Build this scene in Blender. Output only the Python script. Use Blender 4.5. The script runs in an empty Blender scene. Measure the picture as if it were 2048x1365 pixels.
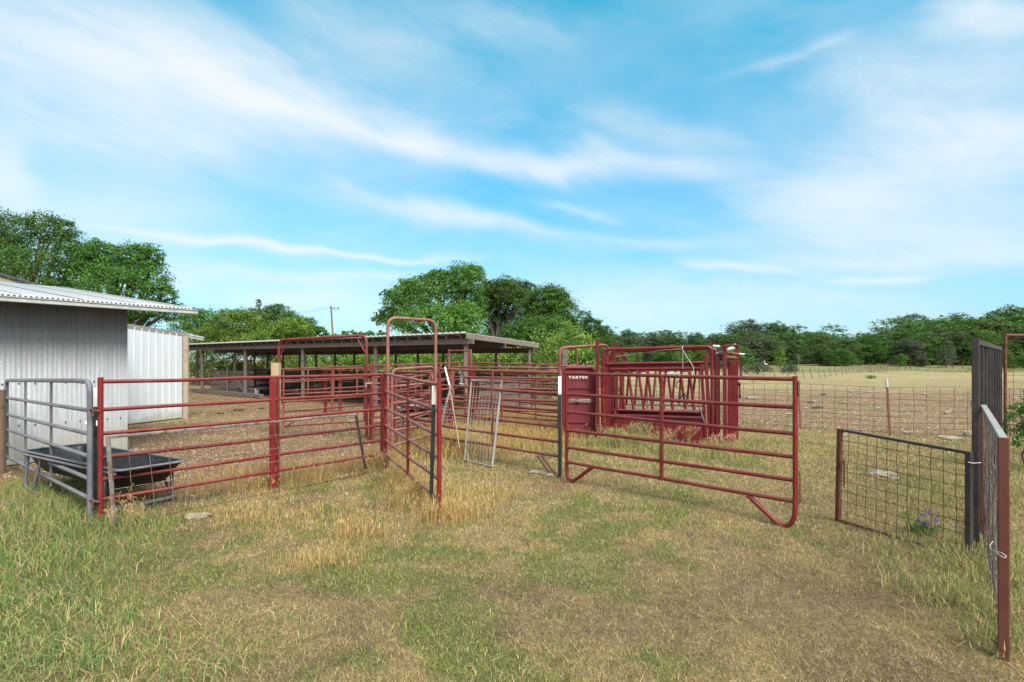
import bpy, math, random
import numpy as np
from mathutils import Vector, Matrix
random.seed(7); RNG = np.random.default_rng(7)
C = bpy.context.scene
COL = C.collection
F, HZ, CAMH = 1100.0, 719.0, 1.69      # focal length and horizon of the 2048-px photograph, eye height

def W(px, py, D):
    return Vector(((px-1024)/F*D, D, CAMH-(py-HZ)/F*D))
def G(px, D, z=0.0):
    return Vector(((px-1024)/F*D, D, z))
def onplane(px, py, P0, d):
    a = (px-1024)/F
    s = (a*P0[1]-P0[0])/(d[0]-a*d[1])
    Y = P0[1]+s*d[1]
    return Vector((P0[0]+s*d[0], Y, CAMH-(py-HZ)/F*Y))

# ------------------------------------------------------------------ object helpers
def tag(o, label=None, cat=None, group=None, kind=None):
    if label: o['label'] = label
    if cat: o['category'] = cat
    if group: o['group'] = group
    if kind: o['kind'] = kind
    return o
def empty(name, loc, label, cat, group=None):
    o = bpy.data.objects.new(name, None); COL.objects.link(o)
    o.location = loc; o.empty_display_size = 0.2
    return tag(o, label, cat, group)
def root_loc(p):
    while p.parent is not None: p = p.parent
    return Vector(p.location)

class MB:
    def __init__(s): s.v = []; s.f = []; s.sm = []
    def add(s, vs, fs, smooth=False):
        n = len(s.v); s.v += [tuple(v) for v in vs]
        for f in fs: s.f.append(tuple(i+n for i in f)); s.sm.append(smooth)
        return s
    def hexa(s, p):   # 8 corners: bottom 4 ccw, top 4 ccw
        return s.add(p, [(3,2,1,0),(4,5,6,7),(0,1,5,4),(1,2,6,5),(2,3,7,6),(3,0,4,7)])
    def box(s, c, sz, rz=0.0):
        c = Vector(c); x, y, z = sz[0]/2, sz[1]/2, sz[2]/2
        R = Matrix.Rotation(rz, 3, 'Z')
        P = [c+R@Vector(q) for q in [(-x,-y,-z),(x,-y,-z),(x,y,-z),(-x,y,-z),(-x,-y,z),(x,-y,z),(x,y,z),(-x,y,z)]]
        return s.hexa(P)
    def beam(s, a, b, w, h, up=(0,0,1), bev=0.0):
        a, b = Vector(a), Vector(b); d = (b-a).normalized(); up = Vector(up)
        if abs(d.dot(up)) > 0.95: up = Vector((1,0,0))
        sd = d.cross(up).normalized(); u = sd.cross(d).normalized()
        q = lambda p, i, j: p+sd*(i*w/2)+u*(j*h/2)
        if bev <= 0:
            return s.hexa([q(a,-1,-1),q(a,1,-1),q(b,1,-1),q(b,-1,-1),q(a,-1,1),q(a,1,1),q(b,1,1),q(b,-1,1)])
        bw, bh = 1-2*bev/w, 1-2*bev/h
        ring = [(-bw,-1),(bw,-1),(1,-bh),(1,bh),(bw,1),(-bw,1),(-1,bh),(-1,-bh)]
        vs = [q(a,i,j) for i,j in ring]+[q(b,i,j) for i,j in ring]
        fs = [(i,(i+1)%8,8+(i+1)%8,8+i) for i in range(8)]+[tuple(range(7,-1,-1)), tuple(range(8,16))]
        return s.add(vs, fs)
    def tube(s, pts, r, seg=10, caps=True, r2=None):
        pts = [Vector(p) for p in pts]; n = len(pts)
        t0 = (pts[1]-pts[0]).normalized()
        up = Vector((0,0,1)) if abs(t0.z) < 0.9 else Vector((1,0,0))
        nrm = (up-t0*up.dot(t0)).normalized(); vs = []
        for i, p in enumerate(pts):
            t = (pts[min(i+1,n-1)]-pts[max(i-1,0)])
            t = t.normalized() if t.length > 1e-9 else t0
            nrm = (nrm-t*nrm.dot(t)).normalized(); bi = t.cross(nrm)
            rr = r if r2 is None else r+(r2-r)*i/(n-1)
            for k in range(seg):
                a = 2*math.pi*k/seg
                vs.append(p+nrm*(math.cos(a)*rr)+bi*(math.sin(a)*rr))
        fs = []
        for i in range(n-1):
            for k in range(seg):
                k2 = (k+1) % seg
                fs.append((i*seg+k, i*seg+k2, (i+1)*seg+k2, (i+1)*seg+k))
        s.add(vs, fs, True)
        if caps:
            s.add(vs[:seg], [tuple(range(seg-1,-1,-1))]); s.add(vs[-seg:], [tuple(range(seg))])
        return s
    def build(s, name, mat, parent=None, loc=None):
        org = root_loc(parent) if parent is not None else (Vector(loc) if loc is not None else Vector((0,0,0)))
        me = bpy.data.meshes.new(name)
        me.from_pydata([(v[0]-org.x, v[1]-org.y, v[2]-org.z) for v in s.v], [], s.f)
        me.polygons.foreach_set('use_smooth', s.sm); me.update()
        if mat is not None: me.materials.append(mat)
        o = bpy.data.objects.new(name, me); COL.objects.link(o)
        if parent is not None: o.parent = parent
        elif loc is not None: o.location = loc
        return o

def bend(pts, r=0.12, n=6):
    """round the inner corners of a polyline"""
    pts = [Vector(p) for p in pts]; out = [pts[0]]
    for i in range(1, len(pts)-1):
        a, b, c = pts[i-1], pts[i], pts[i+1]
        ra = min(r, (a-b).length*0.49, (c-b).length*0.49)
        p = b+(a-b).normalized()*ra; q = b+(c-b).normalized()*ra
        for k in range(n+1):
            t = k/n; out.append(p*(1-t)**2+b*2*t*(1-t)+q*t*t)
    out.append(pts[-1]); return out

def numesh(name, V, quads, cols, mat, parent=None, loc=(0,0,0), smooth=False):
    """a mesh straight from arrays; quads is (n,k); cols one colour per vertex"""
    me = bpy.data.meshes.new(name); k = quads.shape[1]
    me.vertices.add(len(V)); me.vertices.foreach_set('co', V.astype(np.float32).ravel())
    me.loops.add(quads.size); me.loops.foreach_set('vertex_index', quads.astype(np.int32).ravel())
    me.polygons.add(len(quads)); me.polygons.foreach_set('loop_start', (np.arange(len(quads))*k).astype(np.int32))
    try: me.polygons.foreach_set('loop_total', np.full(len(quads), k, np.int32))
    except Exception: pass
    if smooth: me.polygons.foreach_set('use_smooth', np.ones(len(quads), bool))
    me.update(calc_edges=True)
    if cols is not None:
        a = me.color_attributes.new('Col', 'FLOAT_COLOR', 'POINT')
        c4 = np.ones((len(V), 4), np.float32); c4[:, :3] = cols; a.data.foreach_set('color', c4.ravel())
    me.materials.append(mat)
    if name is None: return me
    o = bpy.data.objects.new(name, me); COL.objects.link(o); o.parent = parent; o.location = loc
    return o

# ------------------------------------------------------------------ numpy noise
def _h(ix, iy, seed):
    n = (ix.astype(np.int64)*374761393+iy.astype(np.int64)*668265263+seed*982451653) & 0xffffffff
    n = ((n ^ (n >> 13))*1274126177) & 0xffffffff
    return ((n ^ (n >> 16)) & 0xffffff)/float(0xffffff)
def vnoise(x, y, seed):
    ix, iy = np.floor(x), np.floor(y); fx, fy = x-ix, y-iy
    fx, fy = fx*fx*(3-2*fx), fy*fy*(3-2*fy); ix = ix.astype(np.int64); iy = iy.astype(np.int64)
    return (_h(ix,iy,seed)*(1-fx)+_h(ix+1,iy,seed)*fx)*(1-fy)+(_h(ix,iy+1,seed)*(1-fx)+_h(ix+1,iy+1,seed)*fx)*fy
def fbm(x, y, scale, octv=4, seed=1):
    s = 0; a = 1; t = 0
    for o in range(octv):
        s = s+a*vnoise(x*(2**o)/scale+o*17.3, y*(2**o)/scale-o*9.1, seed+o); t += a; a *= 0.55
    return s/t
def sst(a, b, x):
    t = np.clip((x-a)/(b-a), 0, 1); return t*t*(3-2*t)

# ------------------------------------------------------------------ materials
def nmat(name):
    m = bpy.data.materials.new(name); m.use_nodes = True; nt = m.node_tree
    b = nt.nodes['Principled BSDF']; return m, nt, b
def mixc(nt, fac, a, b, blend='MIX'):
    n = nt.nodes.new('ShaderNodeMix'); n.data_type = 'RGBA'; n.blend_type = blend
    for i, v in ((0, fac), (6, a), (7, b)):
        if hasattr(v, 'links') or hasattr(v, 'is_linked'): nt.links.new(v, n.inputs[i])
        else: n.inputs[i].default_value = v if i == 0 else (*v, 1)
    return n.outputs[2]
def noise(nt, scale, detail=4, rough=0.55, stretch=None, coord='Object', dist=0.0):
    tc = nt.nodes.new('ShaderNodeTexCoord'); n = nt.nodes.new('ShaderNodeTexNoise')
    n.inputs['Scale'].default_value = scale; n.inputs['Detail'].default_value = detail
    n.inputs['Roughness'].default_value = rough; n.inputs['Distortion'].default_value = dist
    src = tc.outputs[coord]
    if stretch:
        mp = nt.nodes.new('ShaderNodeMapping'); mp.inputs['Scale'].default_value = stretch
        nt.links.new(src, mp.inputs[0]); src = mp.outputs[0]
    nt.links.new(src, n.inputs['Vector']); return n.outputs['Fac']
def ramp(nt, src, lo, hi, a=0.0, b=1.0):
    n = nt.nodes.new('ShaderNodeMapRange'); n.interpolation_type = 'SMOOTHSTEP'
    for i, v in zip(('From Min','From Max','To Min','To Max'), (lo, hi, a, b)): n.inputs[i].default_value = v
    nt.links.new(src, n.inputs['Value']); return n.outputs[0]
def bump(nt, b, src, strength=0.3, dist=0.01):
    n = nt.nodes.new('ShaderNodeBump'); n.inputs['Strength'].default_value = strength; n.inputs['Distance'].default_value = dist
    nt.links.new(src, n.inputs['Height']); nt.links.new(n.outputs[0], b.inputs['Normal'])

def paint(name, col, fade, rust, rough=0.45, rustlo=0.60, fadelo=0.4, scale=1.0, metal=0.0):
    """weathered paint: base colour, chalky fading, rust or dirt spots"""
    m, nt, b = nmat(name)
    f = ramp(nt, noise(nt, 3.0*scale, 5, 0.65), fadelo, fadelo+0.35)
    c = mixc(nt, f, col, fade)
    g = nt.nodes.new('ShaderNodeNewGeometry'); sp = nt.nodes.new('ShaderNodeSeparateXYZ')
    nt.links.new(g.outputs['Normal'], sp.inputs[0])
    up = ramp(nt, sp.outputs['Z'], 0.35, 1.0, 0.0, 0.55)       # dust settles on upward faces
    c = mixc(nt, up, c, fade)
    r = ramp(nt, noise(nt, 14*scale, 6, 0.7), rustlo, rustlo+0.12)
    c = mixc(nt, r, c, rust)
    nt.links.new(c, b.inputs['Base Color'])
    nt.links.new(ramp(nt, noise(nt, 20, 3), 0.3, 0.8, rough, rough+0.3), b.inputs['Roughness'])
    b.inputs['Metallic'].default_value = metal
    bump(nt, b, noise(nt, 60, 4, 0.7), 0.15, 0.003)
    return m
M = {}
M['red'] = paint('red_pipe_paint', (0.150,0.011,0.011), (0.20,0.044,0.036), (0.12,0.05,0.03), 0.42, rustlo=0.57)
M['red_far'] = paint('chalky_red_pipe_paint', (0.145,0.018,0.016), (0.215,0.070,0.054), (0.16,0.065,0.04), 0.5, fadelo=0.3)
M['red_faded'] = paint('sun_faded_red_paint', (0.185,0.042,0.035), (0.265,0.125,0.098), (0.18,0.09,0.055), 0.55, fadelo=0.3)
M['red_bright'] = paint('bright_red_paint', (0.165,0.008,0.009), (0.185,0.020,0.018), (0.16,0.04,0.02), 0.4, rustlo=0.7)
M['chute'] = paint('crimson_chute_paint', (0.118,0.0030,0.009), (0.17,0.018,0.023), (0.10,0.03,0.02), 0.35, rustlo=0.68)
M['chute_sheet'] = paint('crimson_sheet_paint', (0.13,0.011,0.019), (0.17,0.028,0.034), (0.12,0.03,0.02), 0.5, rustlo=0.72)
M['grey_pipe'] = paint('grey_gate_paint', (0.10,0.105,0.125), (0.19,0.195,0.21), (0.16,0.12,0.09), 0.4, rustlo=0.66)
M['steel_old'] = paint('old_bare_steel', (0.13,0.115,0.10), (0.27,0.25,0.22), (0.13,0.06,0.035), 0.6, rustlo=0.48)
M['galv_old'] = paint('dull_galvanised', (0.20,0.195,0.175), (0.28,0.27,0.245), (0.13,0.09,0.06), 0.6, rustlo=0.55)
M['rust'] = paint('rusty_steel', (0.12,0.040,0.022), (0.17,0.075,0.045), (0.05,0.02,0.014), 0.75, rustlo=0.5)
M['rust_wire'] = paint('rusty_wire', (0.075,0.036,0.022), (0.10,0.06,0.04), (0.04,0.02,0.015), 0.8, rustlo=0.5)
M['dark_steel'] = paint('dark_weathered_steel', (0.026,0.021,0.021), (0.065,0.055,0.052), (0.085,0.042,0.028), 0.5, rustlo=0.55)
M['brown_steel'] = paint('brown_painted_steel', (0.115,0.030,0.020), (0.16,0.060,0.045), (0.06,0.02,0.015), 0.55, rustlo=0.6)
M['post_black'] = paint('black_green_post_paint', (0.016,0.020,0.017), (0.05,0.055,0.048), (0.09,0.04,0.02), 0.5, rustlo=0.66)
M['post_white'] = paint('white_post_tip', (0.70,0.70,0.66), (0.78,0.78,0.74), (0.45,0.38,0.3), 0.5, rustlo=0.66)
M['white_metal'] = paint('white_painted_metal', (0.68,0.72,0.74), (0.60,0.62,0.63), (0.45,0.42,0.36), 0.35, rustlo=0.7)
M['silver'] = paint('bare_silver_tip', (0.42,0.42,0.40), (0.5,0.5,0.48), (0.2,0.14,0.1), 0.4, rustlo=0.6)
M['plastic'] = paint('black_trough_plastic', (0.007,0.008,0.010), (0.010,0.011,0.013), (0.04,0.034,0.028), 0.38, rustlo=0.7)
M['rope'] = paint('pale_rope', (0.40,0.40,0.36), (0.46,0.46,0.42), (0.3,0.28,0.22), 0.8)
M['tape'] = paint('grey_tape', (0.30,0.29,0.27), (0.46,0.45,0.43), (0.15,0.12,0.10), 0.6, rustlo=0.52, scale=3)
M['rubber'] = paint('black_rubber', (0.012,0.012,0.012), (0.03,0.03,0.03), (0.04,0.035,0.03), 0.6)
M['chrome'] = paint('dull_chrome_rod', (0.45,0.48,0.45), (0.55,0.57,0.53), (0.3,0.25,0.2), 0.35, metal=0.3)
def flat(name, col, rough=0.6, emis=None):
    m, nt, b = nmat(name); b.inputs['Base Color'].default_value = (*col, 1); b.inputs['Roughness'].default_value = rough
    return m
M['sticker'] = flat('white_sticker', (0.75,0.75,0.74)); M['letter'] = flat('white_lettering', (0.78,0.76,0.76))

def wood(name, a, b_, c_, scale=1.0, vert=True, rough=0.85):
    m, nt, b = nmat(name)
    st = (6,6,0.5) if vert else (0.5,6,6)
    g = noise(nt, 6*scale, 6, 0.7, st, dist=0.4)
    c = mixc(nt, ramp(nt, g, 0.3, 0.7), a, b_)
    c = mixc(nt, ramp(nt, noise(nt, 9*scale, 5, 0.7), 0.52, 0.7), c, c_)
    nt.links.new(c, b.inputs['Base Color']); b.inputs['Roughness'].default_value = rough
    bump(nt, b, g, 0.5, 0.01); return m
M['wood_grey'] = wood('weathered_grey_wood', (0.11,0.085,0.07), (0.19,0.155,0.13), (0.07,0.05,0.04), 1.0, True)
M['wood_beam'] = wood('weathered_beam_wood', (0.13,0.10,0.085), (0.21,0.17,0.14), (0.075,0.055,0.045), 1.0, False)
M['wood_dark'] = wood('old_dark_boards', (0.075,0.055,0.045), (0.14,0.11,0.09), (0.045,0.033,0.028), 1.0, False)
M['wood_pine'] = wood('pale_pine_post', (0.36,0.25,0.13), (0.45,0.34,0.20), (0.25,0.17,0.09), 1.0, True)
M['wood_pale'] = wood('pale_peeling_post', (0.29,0.235,0.165), (0.36,0.305,0.23), (0.18,0.13,0.09), 1.0, True)
M['wood_brown'] = wood('brown_round_post', (0.10,0.062,0.04), (0.15,0.10,0.065), (0.06,0.04,0.03), 1.0, True)

def metalsheet(name, a, b_, c_, rough=0.42, vertical=True, spec=None, low=None):
    m, nt, b = nmat(name)
    st = (5,5,0.18) if vertical else (1,1,1)
    c = mixc(nt, ramp(nt, noise(nt, 5, 5, 0.7, st), 0.32, 0.68), a, b_)
    vo = nt.nodes.new('ShaderNodeTexVoronoi'); vo.inputs['Scale'].default_value = 45
    tc = nt.nodes.new('ShaderNodeTexCoord'); nt.links.new(tc.outputs['Object'], vo.inputs['Vector'])
    c = mixc(nt, 0.10, c, vo.outputs['Color'], 'OVERLAY')
    c = mixc(nt, ramp(nt, noise(nt, 22, 6, 0.75), 0.60, 0.72, 0, 0.6), c, c_)
    if low:   # rain splash dirt and lichen that stays on the lowest strip of the sheet
        g = nt.nodes.new('ShaderNodeNewGeometry'); sp = nt.nodes.new('ShaderNodeSeparateXYZ'); nt.links.new(g.outputs['Position'], sp.inputs[0])
        ad = nt.nodes.new('ShaderNodeMath'); ad.operation = 'ADD'; nt.links.new(sp.outputs['Z'], ad.inputs[0])
        nt.links.new(ramp(nt, noise(nt, 3, 5, 0.7), 0.2, 0.8, -0.25, 0.25), ad.inputs[1])
        c = mixc(nt, ramp(nt, ad.outputs[0], 0.05, low, 0.55, 0.0), c, (0.33,0.32,0.24))
    nt.links.new(c, b.inputs['Base Color']); b.inputs['Metallic'].default_value = 0.25
    b.inputs['Roughness'].default_value = rough; return m
M['barn_wall'] = metalsheet('barn_galvanised_wall', (0.28,0.292,0.30), (0.37,0.383,0.388), (0.15,0.148,0.145), 0.5, low=0.7)
M['barn_roof'] = metalsheet('barn_galvanised_roof', (0.27,0.29,0.30), (0.35,0.365,0.37), (0.19,0.20,0.20), 0.45, vertical=False)
M['shed_sheet'] = metalsheet('white_ribbed_sheet', (0.62,0.66,0.685), (0.68,0.71,0.73), (0.50,0.52,0.54), 0.4, low=0.35)
M['old_sheet'] = metalsheet('cattle_shed_roof_sheet', (0.42,0.43,0.42), (0.55,0.56,0.55), (0.20,0.15,0.11), 0.5, vertical=False)
M['gutter'] = metalsheet('pale_gutter_metal', (0.40,0.415,0.40), (0.50,0.515,0.50), (0.28,0.28,0.26), 0.45, vertical=False)

def vcol_mat(name, rough=0.8, transl=0.0, var=0.0, fine=None, bmp=None):
    m, nt, b = nmat(name)
    a = nt.nodes.new('ShaderNodeAttribute'); a.attribute_name = 'Col'; c = a.outputs['Color']
    if var:
        oi = nt.nodes.new('ShaderNodeObjectInfo'); hs = nt.nodes.new('ShaderNodeHueSaturation')
        nt.links.new(ramp(nt, oi.outputs['Random'], 0, 1, 1-var, 1+var), hs.inputs['Value'])
        mu = nt.nodes.new('ShaderNodeMath'); mu.operation = 'MULTIPLY'; mu.inputs[1].default_value = 7.31
        fr = nt.nodes.new('ShaderNodeMath'); fr.operation = 'FRACT'
        nt.links.new(oi.outputs['Random'], mu.inputs[0]); nt.links.new(mu.outputs[0], fr.inputs[0])
        nt.links.new(ramp(nt, fr.outputs[0], 0, 1, 0.485, 0.515), hs.inputs['Hue'])
        nt.links.new(c, hs.inputs['Color']); c = hs.outputs[0]
    nt.links.new(c, b.inputs['Base Color']); b.inputs['Roughness'].default_value = rough
    b.inputs['Specular IOR Level'].default_value = 0.25
    if transl:
        t = nt.nodes.new('ShaderNodeBsdfTranslucent'); nt.links.new(c, t.inputs[0])
        mx = nt.nodes.new('ShaderNodeMixShader'); mx.inputs[0].default_value = transl
        nt.links.new(b.outputs[0], mx.inputs[1]); nt.links.new(t.outputs[0], mx.inputs[2])
        nt.links.new(mx.outputs[0], nt.nodes['Material Output'].inputs[0])
    return m
M['leaf'] = vcol_mat('leaf_green', 0.55, 0.36, 0.16)
M['blade'] = vcol_mat('grass_blade', 0.7, 0.25)
M['stone'] = None
def stone_mat():
    m, nt, b = nmat('pale_limestone')
    c = mixc(nt, ramp(nt, noise(nt, 9, 6, 0.7), 0.35, 0.65), (0.33,0.29,0.22), (0.17,0.14,0.105))
    nt.links.new(c, b.inputs['Base Color']); b.inputs['Roughness'].default_value = 0.9
    bump(nt, b, noise(nt, 25, 6, 0.7), 0.6, 0.02); return m
M['stone'] = stone_mat()
def bark_mat():
    m, nt, b = nmat('tree_bark')
    g = noise(nt, 8, 6, 0.7, (3,3,0.6))
    nt.links.new(mixc(nt, g, (0.05,0.04,0.032), (0.14,0.12,0.10)), b.inputs['Base Color']); b.inputs['Roughness'].default_value = 0.9
    bump(nt, b, g, 0.8, 0.03); return m
M['bark'] = bark_mat()
TINT_LOW=(0.33,0.62,0.85); TINT_HIGH=(0.10,1.38,1.28); CLOUD=(4.75,4.95,5.15); SUNE=4.0; EXPO=0.86
# ------------------------------------------------------------------ ground
def terrain(x, y):
    z = 1.1*sst(78, 122, y)
    z = z+(fbm(x, y, 1.6, 3, 11)-0.5)*0.05*sst(120, 8, y)+(fbm(x, y, 0.25, 2, 31)-0.5)*0.018*sst(30, 6, y)
    return z-0.01
def inside_pen(x, y):     # bare dirt yard behind the long red panel, up to the cattle shed
    # signed distance-like mask from the fence line P(-4.28,5.74)-(-2.0,8.56)-(-1.6,9.6)-(-2.6,13)-(-1.3,16)
    d1 = (y-5.74)*0.629-(x+4.284)*0.777              # behind the long panel line
    return sst(-0.35, 0.55, d1)*sst(-1.2, -2.6, x+0.0*y)*sst(60, 34, y)
def field_mask(x, y):     # brown stony pasture behind the wire fence
    # fence line (5.8,14)-(8.27,12.15)-(9.85,11.8)
    d = (y-12.15)+(x-8.27)*0.55
    return sst(0.0, 2.2, d+0.9)*sst(2.6, 4.6, x+0.0*y)
SPOT = [(-4.6,4.6,1.5,0.8),(-3.2,3.6,1.1,0.6),(-5.2,5.6,1.2,0.8),(-0.41,3.6,0.5,0.55),(-0.35,3.3,0.3,0.4),(1.0,6.6,0.75,0.45),(0.45,5.6,0.5,0.3),(-1.6,3.35,0.45,0.4),
        (0.8,4.4,0.45,0.3),(-1.1,4.2,0.5,0.35),(1.9,5.0,0.6,0.2),(3.3,8.5,1.0,0.25),(-3.0,4.9,0.7,0.3),(0.2,7.6,0.4,0.3),(-0.9,5.0,0.35,0.3)]
BARE = [(2.1,3.7,0.8,0.5),(1.5,3.5,0.5,0.4),(2.8,3.6,0.6,0.3),(0.7,8.0,0.6,0.55),(0.4,7.2,0.5,0.3),(-2.9,6.0,0.5,0.5),(2.2,4.3,0.5,0.4),(0.45,3.7,0.4,0.3),(-0.6,6.4,0.3,0.2),
        (3.4,5.0,0.4,0.4),(-0.2,4.4,0.4,0.25),(3.0,6.1,0.5,0.3)]
def green_w(x, y):
    g = (fbm(x, y, 0.28, 5, 41)-0.5)*2.4+(fbm(x, y, 1.6, 3, 47)-0.5)*0.9-0.02
    for a, b, r, k in SPOT: g = g+k*np.exp(-((x-a)**2+(y-b)**2)/(r*r))
    for a, b, r, k in BARE: g = g-k*np.exp(-((x-a)**2+(y-b)**2)/(r*r))
    return np.clip(g*1.4+0.04, 0, 0.85)
def bare_w(x, y):
    g = (fbm(x, y, 0.5, 4, 61)-0.5)*2.2-0.02
    for a, b, r, k in BARE: g = g+k*np.exp(-((x-a)**2+(y-b)**2)/(r*r))
    return np.clip(g*1.7, 0, 1)
TAN = np.array((0.40,0.295,0.13)); GRN = np.array((0.17,0.205,0.06)); SOIL = np.array((0.20,0.135,0.085))
DIRT = np.array((0.215,0.125,0.07)); FLD = np.array((0.25,0.16,0.098)); YEL = np.array((0.335,0.278,0.135)); FAR = np.array((0.20,0.205,0.088))
def ground_col(x, y):
    g, b = green_w(x, y)[:, None], bare_w(x, y)[:, None]
    c = TAN*0.66*(1-g)+GRN*0.62*g
    c = c*(1-b*0.6)+SOIL*0.8*b*0.6
    n = fbm(x, y, 0.8, 4, 71)[:, None]; n2 = fbm(x, y, 5, 3, 73)[:, None]
    pen = inside_pen(x, y)[:, None]; pd = DIRT*(0.72+0.6*n)
    gp = sst(0.52, 0.66, fbm(x, y, 1.7, 4, 77))[:, None]*0.55
    pd = pd*(1-gp)+(TAN*0.85*(1-0.4*n2)+GRN*0.3*n2)*gp
    c = c*(1-pen)+pd*pen
    fm = field_mask(x, y)[:, None]
    near = sst(34, 24, y+6*(fbm(x, y, 7, 3, 79)-0.5)+(x-12)*-0.10)[:, None]
    fc = FLD*(0.72+0.6*n)*near+YEL*(0.8+0.4*n2)*(1-near)
    gp = sst(0.55, 0.72, fbm(x*0.35, y, 2.2, 4, 83))[:, None]*0.6*near
    fc = fc*(1-gp)+YEL*0.75*gp
    fr = sst(70, 90, y)[:, None]; fc = fc*(1-fr)+FAR*(0.7+0.6*n2)*fr
    c = c*(1-fm)+fc*fm
    # between the far pens and the trees
    bk = (sst(17, 24, y)*sst(4.5, 2.5, x))[:, None]*(1-pen)
    c = c*(1-bk)+(YEL*0.7+GRN*0.35)*bk*0.9
    return c
def grid_axis(near, far, n, lo, hi, c0=0.0):
    t = np.linspace(-1, 1, n); k = 5.2
    return c0+np.sinh(t*k)/np.sinh(k)*far
gx = np.unique(np.concatenate([np.arange(-9, 9.01, 0.055), 9+np.cumsum(0.06*1.045**np.arange(150)), -9-np.cumsum(0.06*1.045**np.arange(150))]))
gy = np.unique(np.concatenate([np.arange(2.0, 10.0, 0.055), 10+np.cumsum(0.06*1.03**np.arange(200)), 2-np.cumsum(0.1*1.12**np.arange(50))]))
gx = gx[(gx > -700) & (gx < 700)]; gy = gy[(gy > -300) & (gy < 800)]
X, Y = np.meshgrid(gx, gy); xx, yy = X.ravel(), Y.ravel()
V = np.stack([xx, yy, terrain(xx, yy)], 1)
nx, ny = len(gx), len(gy)
idx = np.arange(nx*ny).reshape(ny, nx)
Q = np.stack([idx[:-1,:-1].ravel(), idx[:-1,1:].ravel(), idx[1:,1:].ravel(), idx[1:,:-1].ravel()], 1)
def ground_mat():
    m, nt, b = nmat('ground_soil_and_thatch')
    a = nt.nodes.new('ShaderNodeAttribute'); a.attribute_name = 'Col'; c = a.outputs['Color']
    f1 = noise(nt, 45, 5, 0.75); f2 = noise(nt, 9, 6, 0.7); f3 = noise(nt, 1.3, 5, 0.65)
    c = mixc(nt, ramp(nt, f1, 0.38, 0.66, 0.0, 0.65), c, (0.06,0.045,0.03))
    c = mixc(nt, ramp(nt, noise(nt, 70, 3, 0.6), 0.60, 0.70, 0.0, 0.55), c, (0.42,0.34,0.22))
    hs = nt.nodes.new('ShaderNodeHueSaturation'); nt.links.new(c, hs.inputs['Color'])
    nt.links.new(ramp(nt, f2, 0.3, 0.7, 0.75, 1.3), hs.inputs['Value']); c = hs.outputs[0]
    hs = nt.nodes.new('ShaderNodeHueSaturation'); nt.links.new(c, hs.inputs['Color'])
    nt.links.new(ramp(nt, f3, 0.3, 0.7, 0.85, 1.15), hs.inputs['Value']); c = hs.outputs[0]
    nt.links.new(c, b.inputs['Base Color']); b.inputs['Roughness'].default_value = 0.95
    b.inputs['Specular IOR Level'].default_value = 0.1
    bump(nt, b, f1, 0.9, 0.03); return m
g = numesh('ground', V, Q, ground_col(xx, yy), ground_mat(), smooth=True)
tag(g, kind='structure')

# ------------------------------------------------------------------ grass
def blades(n_or_xy, lmin, lmax, width, lean, colf, seed, wide=1.0, pts=2):
    r = np.random.default_rng(seed); x, y = n_or_xy; n = len(x)
    z = terrain(x, y); L = r.uniform(lmin, lmax, n)*wide; az = r.uniform(0, 2*np.pi, n)
    ln = r.uniform(lean[0], lean[1], n)            # angle from vertical
    dx, dy, dz = np.sin(ln)*np.cos(az), np.sin(ln)*np.sin(az), np.cos(ln)
    fa = r.uniform(0, 2*np.pi, n); w = width*wide*r.uniform(0.6, 1.3, n)
    wx, wy = np.cos(fa)*w, np.sin(fa)*w
    base = np.stack([x, y, z-0.004], 1); side = np.stack([wx, wy, np.zeros(n)], 1)
    c = colf(x, y, r)
    if pts == 1:
        tip = base+np.stack([dx, dy, dz], 1)*L[:, None]
        V = np.stack([base-side/2, base+side/2, tip], 1).reshape(-1, 3)
        Fq = np.arange(n*3).reshape(-1, 3); cols = np.repeat(c, 3, 0)
    else:
        mid = base+np.stack([dx*0.6, dy*0.6, dz*1.15], 1)*(L[:, None]*0.55)
        tip = base+np.stack([dx*1.5, dy*1.5, dz*0.95], 1)*L[:, None]
        V = np.stack([base-side/2, base+side/2, mid+side/2.6, mid-side/2.6, tip+side/8, tip-side/8], 1).reshape(-1, 3)
        k = np.arange(n)[:, None]*6
        Fq = np.concatenate([k+np.array([0,1,2,3]), k+np.array([3,2,4,5])], 0); cols = np.repeat(c, 6, 0)
    return V, Fq, cols
def frustum_pts(n, d0, d1, seed, keep=None, power=0.0):
    r = np.random.default_rng(seed)
    u = r.uniform(0, 1, n); D = d0*(d1/d0)**u
    a = r.uniform(-1.06, 1.06, n)*(1+0.5/D); x = a*D; y = D
    if keep is not None:
        m = keep(x, y, r); x, y = x[m], y[m]
    return x, y
STRAW = np.array([(0.61,0.465,0.245),(0.54,0.39,0.195),(0.68,0.55,0.33),(0.38,0.25,0.14),(0.56,0.46,0.21),(0.26,0.165,0.10)])
GREENS = np.array([(0.25,0.29,0.065),(0.32,0.345,0.085),(0.20,0.255,0.06),(0.40,0.39,0.125),(0.17,0.23,0.07)])
def lawn_col(x, y, r):
    g = green_w(x, y); n = len(x)
    isg = r.uniform(0, 1, n) < np.clip(g*1.0+0.03, 0, 0.85)
    c = STRAW[r.integers(0, len(STRAW), n)]
    olive = (r.uniform(0, 1, n) < 0.30)[:, None]
    c = np.where(olive, c*np.array((0.78,0.90,0.55)), c)
    gg = GREENS[r.integers(0, len(GREENS), n)]
    c = np.where(isg[:, None], gg, c)
    b = bare_w(x, y)[:, None]; c = c*(1-0.14*b)
    return c*r.uniform(0.40, 1.30, (n, 1))
def keep_lawn(x, y, r):
    d = 1-0.40*bare_w(x, y); pen = inside_pen(x, y); fm = field_mask(x, y)
    p = d*(1-0.90*pen)*(1-0.80*fm)
    return r.uniform(0, 1, len(x)) < p
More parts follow.
